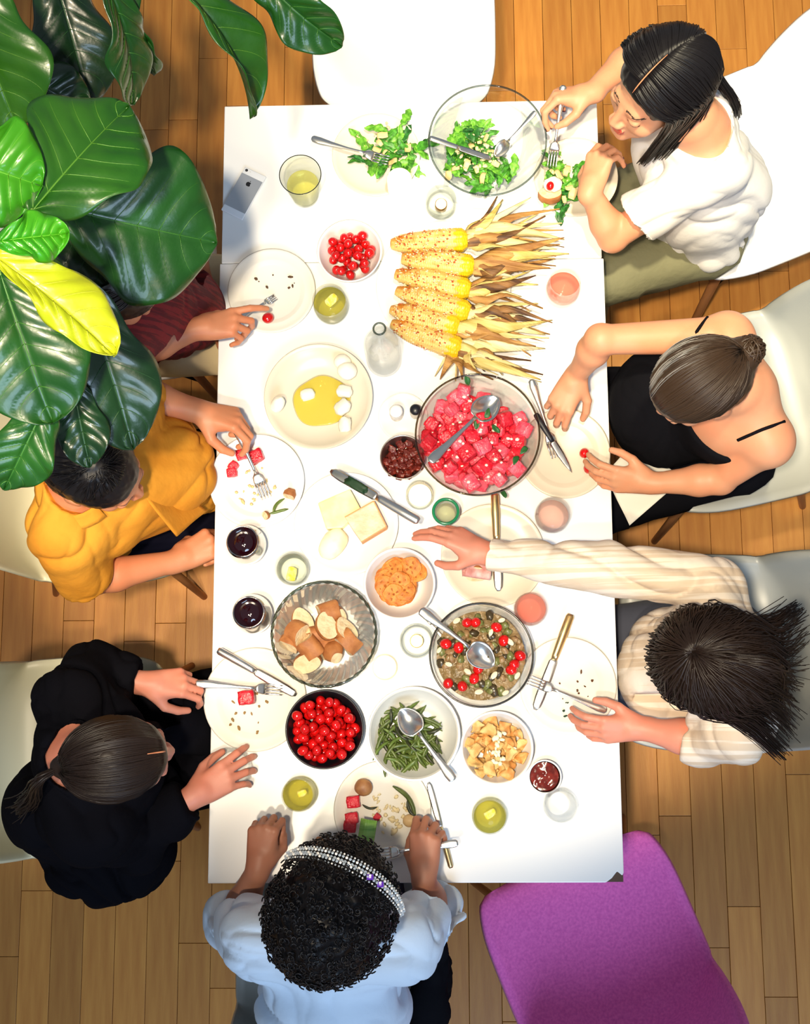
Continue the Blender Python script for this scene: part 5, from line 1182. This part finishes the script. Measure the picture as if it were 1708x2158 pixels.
# ---- person reaching across (lower right) ----
J = dict(H=P(1515, 1402, 1.145), F=(-.80, .22, -.60), NB=P(1560, 1395, 1.025), C=P(1505, 1400, .87), PV=P(1530, 1400, .55), SR=P(1500, 1235, .985), SL=P(1560, 1540, .97),
         ER=P(1288, 1200, .975), EL=P(1475, 1560, .86), WR=P(1024, 1166, .905), WL=P(1352, 1535, .832), KR=P(1235, 1330, .56), KL=P(1240, 1490, .56), hs=.93,
         handR=((-.82, .46, -.02), (.25, .45, .85), (.1, -1, 0), 'pinch', .95, .6, ((.25, .35, .2), (.35, .4, .2), (.45, .45, .3), (.55, .5, .3))), handL=((-.95, -.05, .05), (.1, -.7, .6), (0, .8, .5), 'fist'))
J['handL'] = ((-.95, -.05, .02), (.1, -.45, .85), (0, .8, .3), 'relaxed')
stripe = mat('striped_cream', (.72, .64, .55), .85, noise=(14, (.60, .48, .36), .46, .54, (.2, 6, .2)), bump=(26, .35))
root, A, TA, base, up = person('person in a cream long sleeved top reaching across with a knife', J, skinR, dict(m=stripe, o=.016, amp=.006, neck=.075, so=.9, extra=[(P(1436, 1410, .72), (.13, .13, .14), None, .06)]), (1.98, 1.25), cloth('grey_trouser', (.06, .065, .09)))
o, W = hair_cap(J['H'], A, darkbrown, root, base, .020, bumpy=.004, f=30)
H = J['H']; gd = []
for az in range(-180, 181, 30):
    w = 1.0; out = hs(H, A, az, 6, .030); b = V3(H) - A[1] * .14 + A[0] * .09 * math.sin(math.radians(az)) - A[2] * .03
    gd.append(arc(H, A, adir(az, 87), adir(az, 12), 5, .022, .030) + [ Vector((V3(out) + b) / 2 + V3((0, 0, -.02))), Vector(b + V3((.05, (.10 if az > 0 else -.10) * abs(math.sin(math.radians(az))), -.07)))])
part('hair_locks', lock_mesh(gd, 1300, .0024, .0055, 9, .007, 6, 16, 3), darkbrown, root, base)
gd2 = [[hs(H, A, 175, 60, .02), hs(H, A, 175, 20, .04), P(1640, 1380 + k * 60, 1.08), P(1668, 1410 + k * 70, 1.0)] for k in (0, 1, 2)]
gd2 = [[Vector(p_) for p_ in g_] for g_ in gd2]; gd2 += [[hs(H, A, 120, 60, .02), hs(H, A, 100, 20, .05), Vector(P(1590, 1250, 1.06)), Vector(P(1640, 1275, 1.0))]]
part('hair_locks', lock_mesh(gd2[:3], 200, .0022, .008, 10, .009, 6, 16, 4), darkbrown, root, base)

# ---- person with tiara (bottom) ----
J = dict(H=P(702, 1915, 1.165), F=(.36, .78, -.50), NB=P(700, 2010, 1.04), C=P(702, 1990, .87), PV=P(705, 1985, .55), SR=P(858, 1985, .985), SL=P(540, 1985, .985),
         ER=P(908, 1915, .80), EL=P(500, 1935, .78), WR=P(893, 1846, .865), WL=P(545, 1828, .865), KR=P(800, 1740, .56), KL=P(640, 1740, .56), hs=.95,
         handR=((.05, .9, .0), (-.3, -.2, 1), (-1, 0, .2), 'pinch'), handL=((.12, .9, .15), (-.2, -.3, 1), (1, 0, 0), 'fist'))
shirtm = cloth('pale_blue_shirt', (.62, .73, .86))  # blue of the window light is put into the shirt colour
root, A, TA, base, up = person('person with short curly black hair and a jewelled tiara in a pale shirt', J, skinC, dict(m=shirtm, o=.022, amp=.007, neck=.07, so=1.3, extra=[(P(990, 1922, .84) if False else P(955, 1920, .84), (.030, .028, .02), None, .03), (P(470, 1930, .82), (.022, .03, .025), None, .03), (P(700, 2120, .80), (.16, .10, .2), None, .05)]), (1.12, 1.12), cloth('dark_trouser', (.01, .01, .014)))
o, W = hair_cap(J['H'], A, blackhair, root, base, .030, bumpy=.007, f=34, extra=[((0, -.05, -.02), (.095, .085, .085), .02), ((0, .045, .075), (.075, .055, .045), .02)])
q = random.Random(3); mb = MB(); H = J['H']
for _ in range(1500):
    az, el = q.uniform(-180, 180), math.degrees(math.asin(q.uniform(-.35, 1)))
    if abs(az) < 50 and el < 22: continue
    c = hs(H, A, az, el, .036 + q.uniform(-.006, .006) + (.006 if abs(az) > 100 else 0)); n = (c - Vector(H)).normalized(); t1 = n.cross(Vector((q.random() - .5, q.random() - .5, q.random() - .5))).normalized(); t2 = n.cross(t1); rr_ = q.uniform(.0028, .0062)
    mb.add(*tube([c + t1 * rr_ * math.cos(a) + t2 * rr_ * math.sin(a) + n * (.004 * a / 5) for a in [k * .8 for k in range(8)]], .0016, 3))
part('curls', mb, blackhair, root, base)
nails(root, base, J['tipsR'], nail); nails(root, base, J['tipsL'], nail)
jew = mat('crystal', (.80, .88, .95), .08, .6, var=.0); pearl = mat('pearl', (.85, .83, .80), .2); viol = mat('violet_gem', (.10, .02, .35), .1); sil = mat('tiara_silver', (.75, .78, .8), .2, 1.0)
tia = thing('tiara', 'arched tiara of clear crystals with a violet stone worn in curly black hair', 'tiara', V3(H))
mbs = [MB(), MB(), MB()]; bandp = []
for i in range(46):
    t = i / 45; az = -88 + 176 * t; 
    e = math.radians(22 + 140 * t); c = V3(H) + A[0] * (-.121 * math.cos(e)) + A[1] * (.020 + .006 * math.sin(e)) + A[2] * (.030 + .126 * math.sin(e)); bandp.append(Vector(c - V3(H)))
    for j in range(-2, 3):
        w = .0125 * math.sin(e) ** .5; p_ = c - V3(H) + A[1] * j * w * .5 + nrm(c - V3(H)) * (.003 + .002 * (j % 2)); s_ = .0022 if abs(j) == 2 else .0030
        V, F = blob(s_, s_, s_, .0, 1, 0, 1); mbs[0 if (i + j) % 3 else 1].add(V + p_, F)
mbs[2].add(*tube(bandp, .003, 6))
ob('band', mesh('band', mbs[2].V, mbs[2].F, sil), tia); stuff(ob('crystals', mesh('crystals', mbs[0].V, mbs[0].F, jew, False), tia)); stuff(ob('pearls', mesh('pearls', mbs[1].V, mbs[1].F, pearl), tia))
for t_ in (.60, .66):
    e = PI * t_; c = A[0] * (-.125 * math.cos(e)) + A[1] * .022 + A[2] * (.030 + .131 * math.sin(e)); V, F = chunk(.012, .010, .008, .3, 0, 1, 2); ob('violet_stone', mesh('violet_stone', V + c, F, viol, False), tia)

# ---- person in black (lower left) ----
J = dict(H=P(252, 1598, 1.13), F=(.86, .12, -.38), NB=P(150, 1600, 1.02), C=P(215, 1600, .87), PV=P(200, 1600, .55), SL=P(150, 1470, .98), SR=P(190, 1745, .975),
         EL=P(190, 1415, .84), ER=P(290, 1770, .83), WL=P(306, 1440, .83), WR=P(408, 1678, .84), KL=P(480, 1460, .56), KR=P(500, 1640, .56), hs=.97,
         handL=((.97, .02, .0), (-.1, .3, .9), (0, -.7, .3), 'pinch'), handR=((.80, .52, -.05), (-.1, 0, 1), (-.3, 1, 0), 'spread', .97))
J['handR'] = ((.80, .48, -.10), (-.1, 0, 1), (-.5, .8, 0), 'relaxed', 1.5)
blk_shirt = cloth('black_blouse', (.004, .004, .006))
root, A, TA, base, up = person('person in a loose black blouse, dark hair tied in a ponytail', J, skinR, dict(m=blk_shirt, name='blouse', o=.022, amp=.009, neck=.064, so=1.1, extra=[(P(120, 1700, .80), (.10, .10, .18), None, .05), (P(230, 1790, .70), (.12, .14, .14), None, .05), (P(330, 1560, .68), (.14, .14, .12), None, .06)], cuts=[]), (1.88, 1.80), blackt)
for k in range(8):
    pass
o, W = hair_cap(J['H'], A, darkbrown, root, base, .010, extra=[((.0, -.10, -.01), (.022, .03, .022), .012)])
H = J['H']; gd = [arc(H, A, adir(az, el), adir(178, -4), 6, .009, .012) for az, el in ((-112, -8), (-92, 4), (-70, 18), (-45, 30), (-20, 37), (0, 40), (20, 37), (45, 30), (70, 18), (92, 4), (112, -8))]
part('hair_locks', lock_mesh(gd, 900, .0016, .0012, 12, .0006, 4, 14, 4), darkbrown, root, base)
mb = MB(); mb.add(*tube(arc(H, A, adir(0, 40), adir(0, 66), 6, .0125), [.0016, .0018, .0016, .0014, .001, .0006], 6)); part('hair_parting', mb, skinB, root, base)
gp = [[Vector(W(.0, -.11, -.005)), Vector(W(.02, -.15, -.02)), Vector(P(70, 1680 + d_, 1.04)), Vector(P(28, 1712 + d_, .98))] for d_ in (-10, 10)]
part('ponytail', lock_mesh(gp, 150, .0024, .007, 14, .004, 5, 14, 4), darkbrown, root, base)
mb = MB()   # ruffled hem
for (ua, va), (ub, vb) in (((150, 1820), (330, 1830)),):
    V, F = grid_mesh(lambda s_, t_: Vector(P(ua + (ub - ua) * s_, va + 6 + 8 * math.sin(s_ * 3) + 26 * t_, .66 - .03 * t_ + .010 * math.sin(s_ * 34) * (t_ + .2))) + Vector((0, .008 * math.sin(s_ * 34) * t_, 0)), 70, 6, .002); mb.add(V, F)
part('ruffle', mb, blk_shirt, root, base)

# ---- person in mustard shirt (left middle) ----
J = dict(H=P(200, 988, 1.145), F=(.80, -.42, -.42), NB=P(160, 1010, 1.04), C=P(235, 1030, .88), PV=P(240, 1050, .55), SL=P(255, 895, .995), SR=P(130, 1125, .985),
         EL=P(290, 832, .90), ER=P(185, 1222, .80), WL=P(418, 866, .875), WR=P(372, 1182, .725), KL=P(490, 950, .56), KR=P(490, 1120, .56), hs=1.02, slim=1.1, arm=1.08,
         handL=((.93, -.20, -.10), (.1, .5, .85), (.2, -1, -.2), 'pinch'), handR=((.85, .45, -.05), (-.1, 0, 1), (0, 1, 0), 'fist'))
mus = mat('mustard_cotton', (.52, .20, .018), .85, noise=(5, (.62, .27, .03), .4, .6), spec=.1, bump=(24, .4)); navy = cloth('navy_trouser', (.004, .004, .010))
root, A, TA, base, up = person('person in a mustard shirt with short black hair holding a fork', J, skinB, dict(m=mus, o=.022, amp=.007, neck=.068, so=1.3, extra=[(P(330, 990, .80), (.13, .13, .15), None, .05), (P(388, 1010, .68), (.07, .11, .06), None, .04)]), (.9, .98), navy)
o, W = hair_cap(J['H'], A, blackhair, root, base, .010, bumpy=.002, front=.088)
H = J['H']; gd = [arc(H, A, adir(az, el), adir(az * 1.02, 86), 3, .009, .011) for az, el in ((-160, 10), (-120, 10), (-80, 30), (-50, 50), (-15, 58), (15, 58), (50, 50), (80, 30), (120, 10), (160, 10))]
part('hair_locks', lock_mesh(gd, 260, .0015, .006, 15, .001, 3, 8, 3), blackhair, root, base)
col_ = MB()   # collar and open shirt flaps
for sg, pts in ((1, ((305, 915), (385, 880), (445, 960), (350, 1010))), (-1, ((300, 1040), (345, 1010), (436, 1078), (370, 1130)))):
    q4 = [P(u, v, z) for (u, v), z in zip(pts, (.98, .86, .775, .90))]
    V, F = grid_mesh(lambda s_, t_: (q4[0].lerp(q4[1], s_)).lerp(q4[3].lerp(q4[2], s_), t_) + Vector((0, 0, .012 * math.sin(PI * t_) + .006 * math.sin(4 * s_ + 5 * t_))), 14, 14, .003); mb = MB(); mb.add(V, F); part('shirt_flap', mb, mus, root, base)
ring = [V3(J['NB']) + TA[0] * .075 * math.cos(t) + TA[1] * (.060 * math.sin(t) + .01) + TA[2] * (.012 + .006 * math.sin(t * 2)) for t in np.linspace(PI * .62 + PI * .0, PI * 2.38, 26)]
V, F = grid_mesh(lambda s_, t_: Vector(ring[int(round(s_ * 25))]) + Vector(nrm(ring[int(round(s_ * 25))] - V3(J['NB']))) * .030 * t_ + Vector(TA[2]) * (.016 * (1 - t_) - .012 * t_), 26, 5, .002); mb = MB(); mb.add(V, F); part('collar', mb, mus, root, base)

# ---- person in dark red (upper left, mostly behind leaves) ----
J = dict(H=P(235, 600, 1.10), F=(.80, -.05, -.58), NB=P(215, 620, 1.0), C=P(300, 640, .86), PV=P(290, 660, .55), SL=P(270, 510, .97), SR=P(240, 735, .96),
         EL=P(390, 520, .78), ER=P(300, 735, .85), WL=P(440, 625, .70), WR=P(418, 692, .865), KL=P(520, 590, .56), KR=P(520, 740, .56), hs=.95,
         handL=((.4, -.8, 0), (0, 0, 1), (1, 0, 0), 'relaxed'), handR=((.95, .15, .0), (-.1, .2, .9), (0, 1, 0), 'point'))
J['handR'] = ((.95, .16, -.02), (-.1, .1, 1), (.2, 1, 0), 'point')
red = mat('dark_red_ribbed', (.20, .008, .010), .8, noise=(60, (.10, .003, .006), .46, .54, (.25, 2.2, .25)), bump=(30, .4))
root, A, TA, base, up = person('person in a dark red ribbed top half hidden behind big leaves', J, skinB, dict(m=red, o=.016, amp=.005, neck=.075, extra=[(P(365, 650, .74), (.105, .12, .15), None, .05)]), (.7, .55), cloth('cream_trouser', (.62, .50, .30)))
o, W = hair_cap(J['H'], A, darkbrown, root, base, .014)
gd = [[hs(J['H'], A, 0, 60, .016), hs(J['H'], A, az, 30, .020), hs(J['H'], A, az * 1.2, -20, .022), Vector(V3(J['NB']) + A[0] * .06 * (1 if az > 0 else -1) - A[1] * .03 + V3((0, 0, .0)))] for az in (-130, -90, 90, 130)]
part('hair_locks', lock_mesh(gd[:2], 150, .0026, .004, 16, .002, 4, 12, 4), darkbrown, root, base); part('hair_locks', lock_mesh(gd[2:], 150, .0026, .004, 17, .002, 4, 12, 4), darkbrown, root, base)

# napkin on the lap of the person in the camisole
V, F = grid_mesh(lambda s_, t_: (P(1335, 935, .645).lerp(P(1440, 1010, .645), s_)).lerp(P(1275, 1000, .63).lerp(P(1325, 1110, .63), s_), t_) + Vector((0, 0, .012 + .006 * math.sin(5 * s_ + 3 * t_))), 14, 14, .002)
tag(ob('napkin', mesh('napkin', V, F, mat('napkin', (.80, .76, .66), .8)), None), 'white paper napkin on the lap of the person in the camisole', 'napkin')

# ------------------------------------------------------------------ chairs
dowel = mat('beech_dowel', (.34, .14, .05), .45, noise=(20, (.44, .20, .08), .4, .6, (1, 1, .2))); wire = mat('black_wire', (.02, .02, .02), .4, .8)
SP = [(.225, .415, .150), (.222, .432, .196), (.200, .446, .215), (.130, .446, .232), (.03, .436, .236), (-.07, .428, .236), (-.145, .436, .234), (-.185, .465, .232), (-.210, .520, .230), (-.235, .600, .226), (-.262, .690, .218), (-.288, .770, .200), (-.300, .806, .165), (-.303, .822, .110)]
def shell_mesh(m, thick=.009, pad=0.0):
    c = [Vector((y, z, w)) for y, z, w in SP]
    pts = curve_pts(c, 44)
    def f(u, v):
        p_ = pts[min(43, int(round(u * 43)))]; t = v * 2 - 1; y, z, w = p_
        back = max(0.0, min(1.0, (u - .45) / .2)); dish = .045 * (1 - abs(2 * min(1, u / .55) - 1) ** 4 * .55)
        w2 = w - pad; wrap = .055 * math.sin(PI * min(1, max(0, (u - .40) / .60))) ** .7
        return Vector((t * w2, y + wrap * t * t * t * t * 1.2 + wrap * .5 * t * t, z + dish * (1 - back) * (t * t * .35 + t ** 6 * .6)))
    V, F = grid_mesh(f, 44, 25, thick); return mesh('seat_shell', V, F, m)
leg_v = [mesh('leg', *tube([(sx * .115, sy * .10 - .01, .418), (sx * .225, sy * .215 - .01, 0)], [.015, .0095], 12), dowel) for sx, sy in ((-1, -1), (-1, 1), (1, -1), (1, 1))]
mb = MB()
for a, b in (((-.17, -.16, .21), (.17, -.16, .21)), ((-.17, .14, .21), (.17, .14, .21)), ((-.17, -.16, .21), (-.115, .09, .40)), ((.17, -.16, .21), (.115, .09, .40)), ((-.17, .14, .21), (-.115, -.11, .40)), ((.17, .14, .21), (.115, -.11, .40)), ((-.12, -.11, .412), (.12, -.11, .412)), ((-.12, .09, .412), (.12, .09, .412))): mb.add(*tube([a, b], .0045, 8))
brace_me = mesh('brace', mb.V, mb.F, wire)
white_shell = mat('white_shell_plastic', (.82, .83, .85), .30, spec=.5); pink_f = mat('pink_wool', (.95, .19, .58), .95, noise=(160, (.74, .12, .46), .3, .7), sheen=.4, bump=(180, .03)); cream_shell = mat('cream_shell_plastic', (.70, .66, .46), .35); grey_shaded_shell = mat('grey_shell_plastic', (.40, .41, .38), .35)
shells = {k.name: shell_mesh(k) for k in (white_shell, cream_shell, grey_shaded_shell)}
shells['pink_wool'] = shell_mesh(pink_f, .016)
def chair(u, v, face, m, label, s=1.0, z=.44):
    p_ = P(u, v, z); o = thing('shell_chair', label, 'chair', (p_.x, p_.y, 0), math.atan2(face[1], face[0]) - PI / 2)
    ob('seat_shell', shells[m.name], o); [ob('leg', l, o) for l in leg_v]; ob('brace', brace_me, o); o.scale = (s, s, 1); return o
chair(852, 62, (0, -1), white_shell, 'empty white shell chair at the far head of the table', 1.02)
chair(1590, 362, (-.91, -.40), white_shell, 'white shell chair under the person with long black hair', 1.10)
chair(1560, 868, (-.96, -.22), grey_shaded_shell, 'white shell chair under the person in the black camisole', 1.02)  # white shell, its inner shading put into the grey colour
chair(1500, 1375, (-1, .02), grey_shaded_shell, 'pale shell chair under the person reaching across with a knife', 1.0)
chair(165, 1592, (1, .06), cream_shell, 'cream shell chair under the person in the black blouse')
chair(205, 1035, (1, -.03), cream_shell, 'cream shell chair under the person in the mustard shirt')
chair(275, 625, (1, .02), white_shell, 'pale shell chair under the person in dark red behind the leaves')
chair(712, 2005, (0, 1), grey_shaded_shell, 'grey shell chair under the person with the tiara')
chair(1262, 2003, (-.38, .925), pink_f, 'pink wool covered shell chair standing empty at the chipped table corner', 1.0)
# dark jacket over the chair of the tiara wearer
S = Sculpt((P(930, 2010, .6).x - .3, P(930, 2010, .6).y - .45, .2), (P(930, 2010, .6).x + .3, P(930, 2010, .6).y + .3, .95), .007)
S.cap(P(915, 1990, .70), P(905, 2140, .66), .030, .045, .03).cap(P(912, 2000, .66), P(915, 2070, .42), .035, .05, .03).cap(P(905, 2120, .66), P(890, 2150, .40), .04, .05, .03)
tag(ob('jacket', S.mesh('jacket', cloth('black_wool', (.006, .006, .008)), .1, None, folds(.006, 16, (1, 1, .5), 4)), None), 'black jacket hanging over the side of the grey shell chair', 'jacket')

# ------------------------------------------------------------------ fiddle leaf fig
def leaf_mat(name, c, c2, rough=.36, tr=.25):
    if name in _mats: return _mats[name]
    m = mat(name, c, rough, noise=(9, c2, .35, .7), spec=.6, coat=.25, bump=(55, .10)); nt = m.node_tree; N, L = nt.nodes, nt.links; b = N['Principled BSDF']; out = [n for n in N if n.type == 'OUTPUT_MATERIAL'][0]
    t = N.new('ShaderNodeBsdfTranslucent'); t.inputs[0].default_value = (min(1, c2[0] * 2.2), min(1, c2[1] * 2.0), c2[2], 1); mx = N.new('ShaderNodeMixShader'); mx.inputs[0].default_value = tr
    L.new(b.outputs[0], mx.inputs[1]); L.new(t.outputs[0], mx.inputs[2]); L.new(mx.outputs[0], out.inputs[0]); return m
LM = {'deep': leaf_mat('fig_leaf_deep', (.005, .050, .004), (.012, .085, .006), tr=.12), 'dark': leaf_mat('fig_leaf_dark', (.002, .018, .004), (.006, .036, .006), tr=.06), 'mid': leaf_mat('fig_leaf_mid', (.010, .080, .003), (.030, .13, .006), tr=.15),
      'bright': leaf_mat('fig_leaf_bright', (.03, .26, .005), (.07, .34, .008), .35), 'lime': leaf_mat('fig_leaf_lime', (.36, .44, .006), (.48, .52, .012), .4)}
vein_m = {k: mat('vein_' + k, c, .5) for k, c in (('deep', (.03, .13, .012)), ('dark', (.012, .06, .014)), ('mid', (.07, .20, .018)), ('bright', (.10, .36, .02)), ('lime', (.42, .46, .03)))}
fig = thing('fiddle_leaf_fig', 'tall potted plant with huge glossy fiddle shaped leaves leaning over the table', 'plant', (-1.30, 1.02, 0))
FB = Vector((-1.30, 1.02, 0))
def fig_leaf(b, t, hw, kind, roll=0.0, fold=.25, droop=.10, seed=0, asym=(1, 1), label=None):
    Bp, Tp = P(*b), P(*t); q = random.Random(seed); L_ = (Tp - Bp).length; ax = (Tp - Bp).normalized(); hwm = hw * depth((Bp + Tp) / 2) / FPX
    view = (Vector(CAM) - (Bp + Tp) / 2).normalized(); sd = ax.cross(view).normalized(); nr = sd.cross(ax).normalized()
    c, s_ = math.cos(roll), math.sin(roll); sd, nr = sd * c + nr * s_, nr * c - sd * s_; p1, p2 = q.random() * 6, q.random() * 6
    def f(u, v):
        tt = v * 2 - 1; w = math.sin(PI * min(1, .03 + .97 * u) ** 1.25) ** .55 * (1 - .16 * math.exp(-((u - .32) / .13) ** 2)); w *= (1 + .05 * math.sin(11 * u + p1 + (2 if tt > 0 else 0)))
        w = max(w, .015) * hwm * (asym[0] if tt > 0 else asym[1]); uu = u * (1 + .03 * abs(tt) * math.sin(6 * u))
        a = abs(tt); s2 = u - .24 * a ** 1.25; quilt = abs(math.sin(PI * s2 * 7)) ** .6
        z = fold * w * a ** 1.3 - .22 * w * a ** 3 + .0042 * (quilt - .5) * min(1, a * 4) * (1 - a ** 6) - .004 * math.exp(-(a / .06) ** 2) + .010 * math.sin(8 * u + 3 * tt + p2) * a * a + .006 * math.sin(17 * u + p1) * a ** 3
        z += droop * L_ * (4 * u * (1 - u) - .2 * 0) 
        return Bp + ax * (L_ * uu) + sd * (tt * w) + nr * z - FB
    V, F = grid_mesh(f, 46, 27, .0012); lf = ob('leaf', mesh('leaf', V, F, LM[kind]), fig)
    if label: lf['label'] = label
    mb = MB(); mb.add(*tube([f(k / 22 * .985, .5) + nr * .0012 for k in range(23)], [.0024 * (1 - k / 26) for k in range(23)], 5))
    for k in range(7):
        u0 = (k + .15) / 7
        for sg in (-1, 1):
            pts = [f(min(1, u0 + .24 * a ** 1.25), .5 + sg * a * .5) + nr * .0014 for a in [j / 8 * .93 for j in range(9)]]; mb.add(*tube(pts, [.0009 * (1 - j / 10) for j in range(9)], 4))
    ob('veins', mesh('veins', mb.V, mb.F, vein_m[kind]), lf)
    hub = Vector((-.80, 1.02, 1.62)) + Vector((0, (Bp.y - 1.02) * .35, (Bp.z - 1.6) * .5 - .12)) if b[1] > 0 else Vector((-.50, 1.66, 1.5))
    mb = MB(); mb.add(*tube([p_ - FB for p_ in curve_pts([hub, (hub + Bp) / 2 + Vector((0, 0, .03)), Bp + ax * .004], 8)], .0038, 6)); ob('leaf_stalk', mesh('leaf_stalk', mb.V, mb.F, mat('stalk_green', (.10, .20, .03), .5)), lf)
G = fig_leaf
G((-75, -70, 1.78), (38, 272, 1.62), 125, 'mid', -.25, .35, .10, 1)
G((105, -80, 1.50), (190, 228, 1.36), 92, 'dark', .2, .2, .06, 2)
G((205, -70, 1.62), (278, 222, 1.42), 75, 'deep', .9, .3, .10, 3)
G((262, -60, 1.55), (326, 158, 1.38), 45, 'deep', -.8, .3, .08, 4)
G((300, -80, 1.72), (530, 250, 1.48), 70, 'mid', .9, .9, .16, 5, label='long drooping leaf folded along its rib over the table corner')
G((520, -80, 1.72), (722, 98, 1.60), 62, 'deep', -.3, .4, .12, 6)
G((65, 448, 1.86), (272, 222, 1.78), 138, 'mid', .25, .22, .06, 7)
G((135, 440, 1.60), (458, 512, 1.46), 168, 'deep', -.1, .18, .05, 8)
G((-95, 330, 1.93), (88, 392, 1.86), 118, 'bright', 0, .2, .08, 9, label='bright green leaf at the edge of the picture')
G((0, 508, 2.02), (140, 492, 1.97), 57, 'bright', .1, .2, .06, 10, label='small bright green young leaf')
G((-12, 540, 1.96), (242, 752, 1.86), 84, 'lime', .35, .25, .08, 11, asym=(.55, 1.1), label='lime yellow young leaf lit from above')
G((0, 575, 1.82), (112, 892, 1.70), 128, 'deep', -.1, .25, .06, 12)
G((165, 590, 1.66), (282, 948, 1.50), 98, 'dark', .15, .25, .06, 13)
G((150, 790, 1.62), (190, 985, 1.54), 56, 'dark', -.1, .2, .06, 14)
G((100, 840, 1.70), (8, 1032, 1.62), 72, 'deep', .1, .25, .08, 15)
G((40, 380, 1.56), (230, 600, 1.45), 110, 'dark', 0, .2, .05, 16)  # added fill leaf, dark colour stands in for shadow between the leaves
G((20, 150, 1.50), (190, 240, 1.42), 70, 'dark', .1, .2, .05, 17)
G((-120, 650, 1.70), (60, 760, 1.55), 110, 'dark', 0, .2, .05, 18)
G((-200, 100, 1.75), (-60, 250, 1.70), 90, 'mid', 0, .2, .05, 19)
bark = mat('fig_bark', (.16, .10, .05), .8, bump=(30, .5))
ob('trunk', mesh('trunk', *tube([p_ - FB for p_ in curve_pts([(-1.30, 1.02, .34), (-1.27, 1.03, .8), (-1.10, 1.02, 1.2), (-.86, 1.02, 1.45), (-.79, 1.02, 1.60)], 18)], [.024 - .0008 * k for k in range(18)], 10), bark), fig)
ob('branch', mesh('branch', *tube([p_ - FB for p_ in curve_pts([(-1.10, 1.02, 1.2), (-1.02, 1.18, 1.4), (-.80, 1.45, 1.45), (-.48, 1.68, 1.5)], 12)], [.014 - .0006 * k for k in range(12)], 8), bark), fig)
ob('pot', mesh('pot', *lathe([(0, 0), (.13, 0), (.175, .34), (.182, .36), (.170, .36), (.162, .33), (0, .33)], 48, False), mat('white_planter', (.8, .8, .78), .4)), fig)
ob('soil', mesh('soil', *disc(.165, .335, .006, 3, 40), mat('soil', (.05, .03, .02), .95)), fig)
